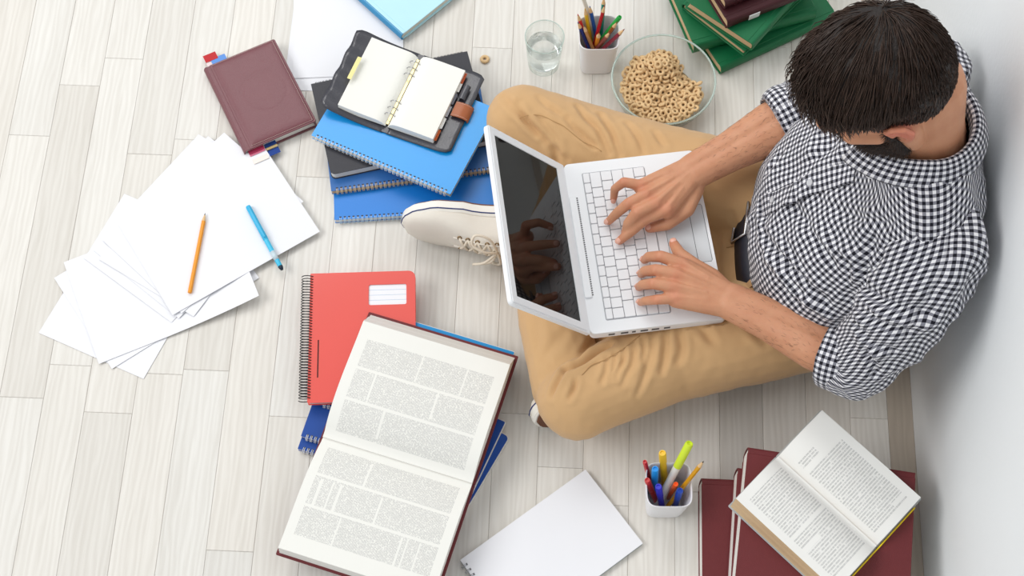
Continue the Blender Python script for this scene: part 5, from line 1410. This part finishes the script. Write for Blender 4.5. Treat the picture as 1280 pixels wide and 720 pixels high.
def shoe(label, toe, fwd, upv, inner):
    fwd = Vector(fwd).normalized(); upv = Vector(upv); upv = (upv - fwd * upv.dot(fwd)).normalized(); lat = upv.cross(fwd) * inner
    org_ = Vector(toe) - fwd * SL - ORG
    M = Matrix(((fwd.x, lat.x, upv.x, org_.x), (fwd.y, lat.y, upv.y, org_.y), (fwd.z, lat.z, upv.z, org_.z), (0, 0, 0, 1)))
    xs = [0.5 - 0.5 * math.cos(PI * i / 28) for i in range(29)]
    out = [(x * SL, shoe_half(x, 1)) for x in xs] + [(x * SL, -shoe_half(x, -1)) for x in xs[-2:0:-1]]
    ns = 26; vs = []; fs = []; na = 24
    for x in [0.004 + 0.992 * (0.5 - 0.5 * math.cos(PI * i / ns)) for i in range(ns + 1)]:
        w1, w2, h = shoe_half(x, 1) * 0.95, shoe_half(x, -1) * 0.95, shoe_top(x)
        for a in range(na):
            t = 2 * PI * a / na; c, s = math.cos(t), math.sin(t); e = 2.6; q = (abs(c) ** e + abs(s) ** e) ** (-1 / e)
            z = 0.012 + (h - 0.012) * (0.5 + 0.5 * q * s); sh_ = 1 - 0.28 * max(0, (z - 0.03) / 0.06)
            vs.append((x * SL, (w1 if c > 0 else w2) * q * c * sh_, z))
    for j in range(ns):
        for a in range(na): fs.append((j * na + a, j * na + (a + 1) % na, (j + 1) * na + (a + 1) % na, (j + 1) * na + a))
    fs.append(tuple(range(na - 1, -1, -1))); fs.append(tuple(ns * na + a for a in range(na)))
    up = MB().add(vs, fs).build('shoe', M_['canvas'], man, True, M); up['label'] = label
    sc = lambda k_, z: [(p[0] if 0.01 < p[0] < SL - .01 else p[0], p[1] * k_) for p in out]
    MB().prism(out, 0.0035, 0.026, 0.003).build('sole_band', M_['rubber'], up, 'auto')
    MB().prism([(SL / 2 + (p[0] - SL / 2) * 0.96, p[1] * 0.90) for p in out], 0.0, 0.0045, 0.001).build('outsole', M_['gum'], up)
    ring = [(SL / 2 + (p[0] - SL / 2) * 1.003, p[1] * 1.012, 0.0215) for p in out]; MB().tube(ring, 0.0012, 5, closed=True).build('navy_stripe', M_['stripe'], up, True)
    # toe cap seam, tongue, eyelets and laces
    tg = []; 
    def top_at(x, y): 
        w = shoe_half(x, 1) * 0.95; h = shoe_top(x); r = min(0.98, abs(y) / max(w * 0.8, 1e-4)); return 0.012 + (h - 0.012) * (0.5 + 0.5 * (1 - r ** 2.6) ** (1 / 2.6))
    for s in (-1, 1):
        MB().tube([(x * SL, s * (0.012 + 0.012 * (0.68 - x)), top_at(x, 0.014) + 0.0012) for x in (0.36, 0.42, 0.5, 0.58, 0.64, 0.67)], 0.0016, 6).build('facing_edge', M_['canvas'], up, True)
    xs_ = (0.40, 0.46, 0.52, 0.58, 0.63); ey = {}
    for i, x in enumerate(xs_):
        for s in (-1, 1):
            y = s * (0.0155 + 0.006 * (0.63 - x)); z = top_at(x, y); ey[(i, s)] = Vector((x * SL, y, z + 0.0012))
            MB().tube([ey[(i, s)] + Vector((0.0034 * math.cos(a), 0.0034 * math.sin(a), -0.25 * 0.0034 * math.sin(a) * s)) for a in [2 * PI * t / 10 for t in range(10)]], 0.0011, 5, closed=True).build('eyelet', M_['eyelet'], up, True)
    for i in range(4):
        for s in (-1, 1):
            a, b = ey[(i + 1, s)], ey[(i, -s)]; m = (a + b) / 2 + Vector((0, 0, 0.0045)); MB().tube([a, a.lerp(m, 0.5) + Vector((0, 0, .002)), m, m.lerp(b, 0.5) + Vector((0, 0, .002)), b], 0.0024, 6).build('lace', M_['lace'], up, True)
    t0 = ey[(0, 1)]
    for s in (-1, 1):
        t0 = (ey[(0, 1)] + ey[(0, -1)]) / 2 + Vector((0, 0, .006)); lp = [t0, t0 + Vector((0.022, s * 0.016, 0.010)), t0 + Vector((0.042, s * 0.030, 0.004)), t0 + Vector((0.036, s * 0.044, -0.006)), t0 + Vector((0.012, s * 0.034, -0.004)), t0]
        MB().tube([Vector(spl([tuple(p) for p in lp], q / 24)) for q in range(25)], 0.0025, 6).build('lace_bow', M_['lace'], up, True)
        if s > 0: continue
        e_ = [t0, t0 + Vector((-0.005, s * 0.03, 0.002)), t0 + Vector((0.01, s * 0.055, -0.016)), t0 + Vector((0.02, s * 0.07, -0.034))]
        MB().tube([Vector(spl([tuple(p) for p in e_], q / 16)) for q in range(17)], 0.0024, 6).build('lace_end', M_['lace'], up, True)
    return up
tL = A_(503, 266, 0.047); shoe('white canvas sneaker lying on its outer side, toe to the left', tL, (-1.0, -0.02, -0.02), (0.0, -0.985, 0.17), -1)
tR = A_(668, 531, 0.042); shoe('white sneaker toe with brown sole under the near knee', tR, (-1.0, -0.48, -0.02), (0.0, 0.94, -0.24), 1)
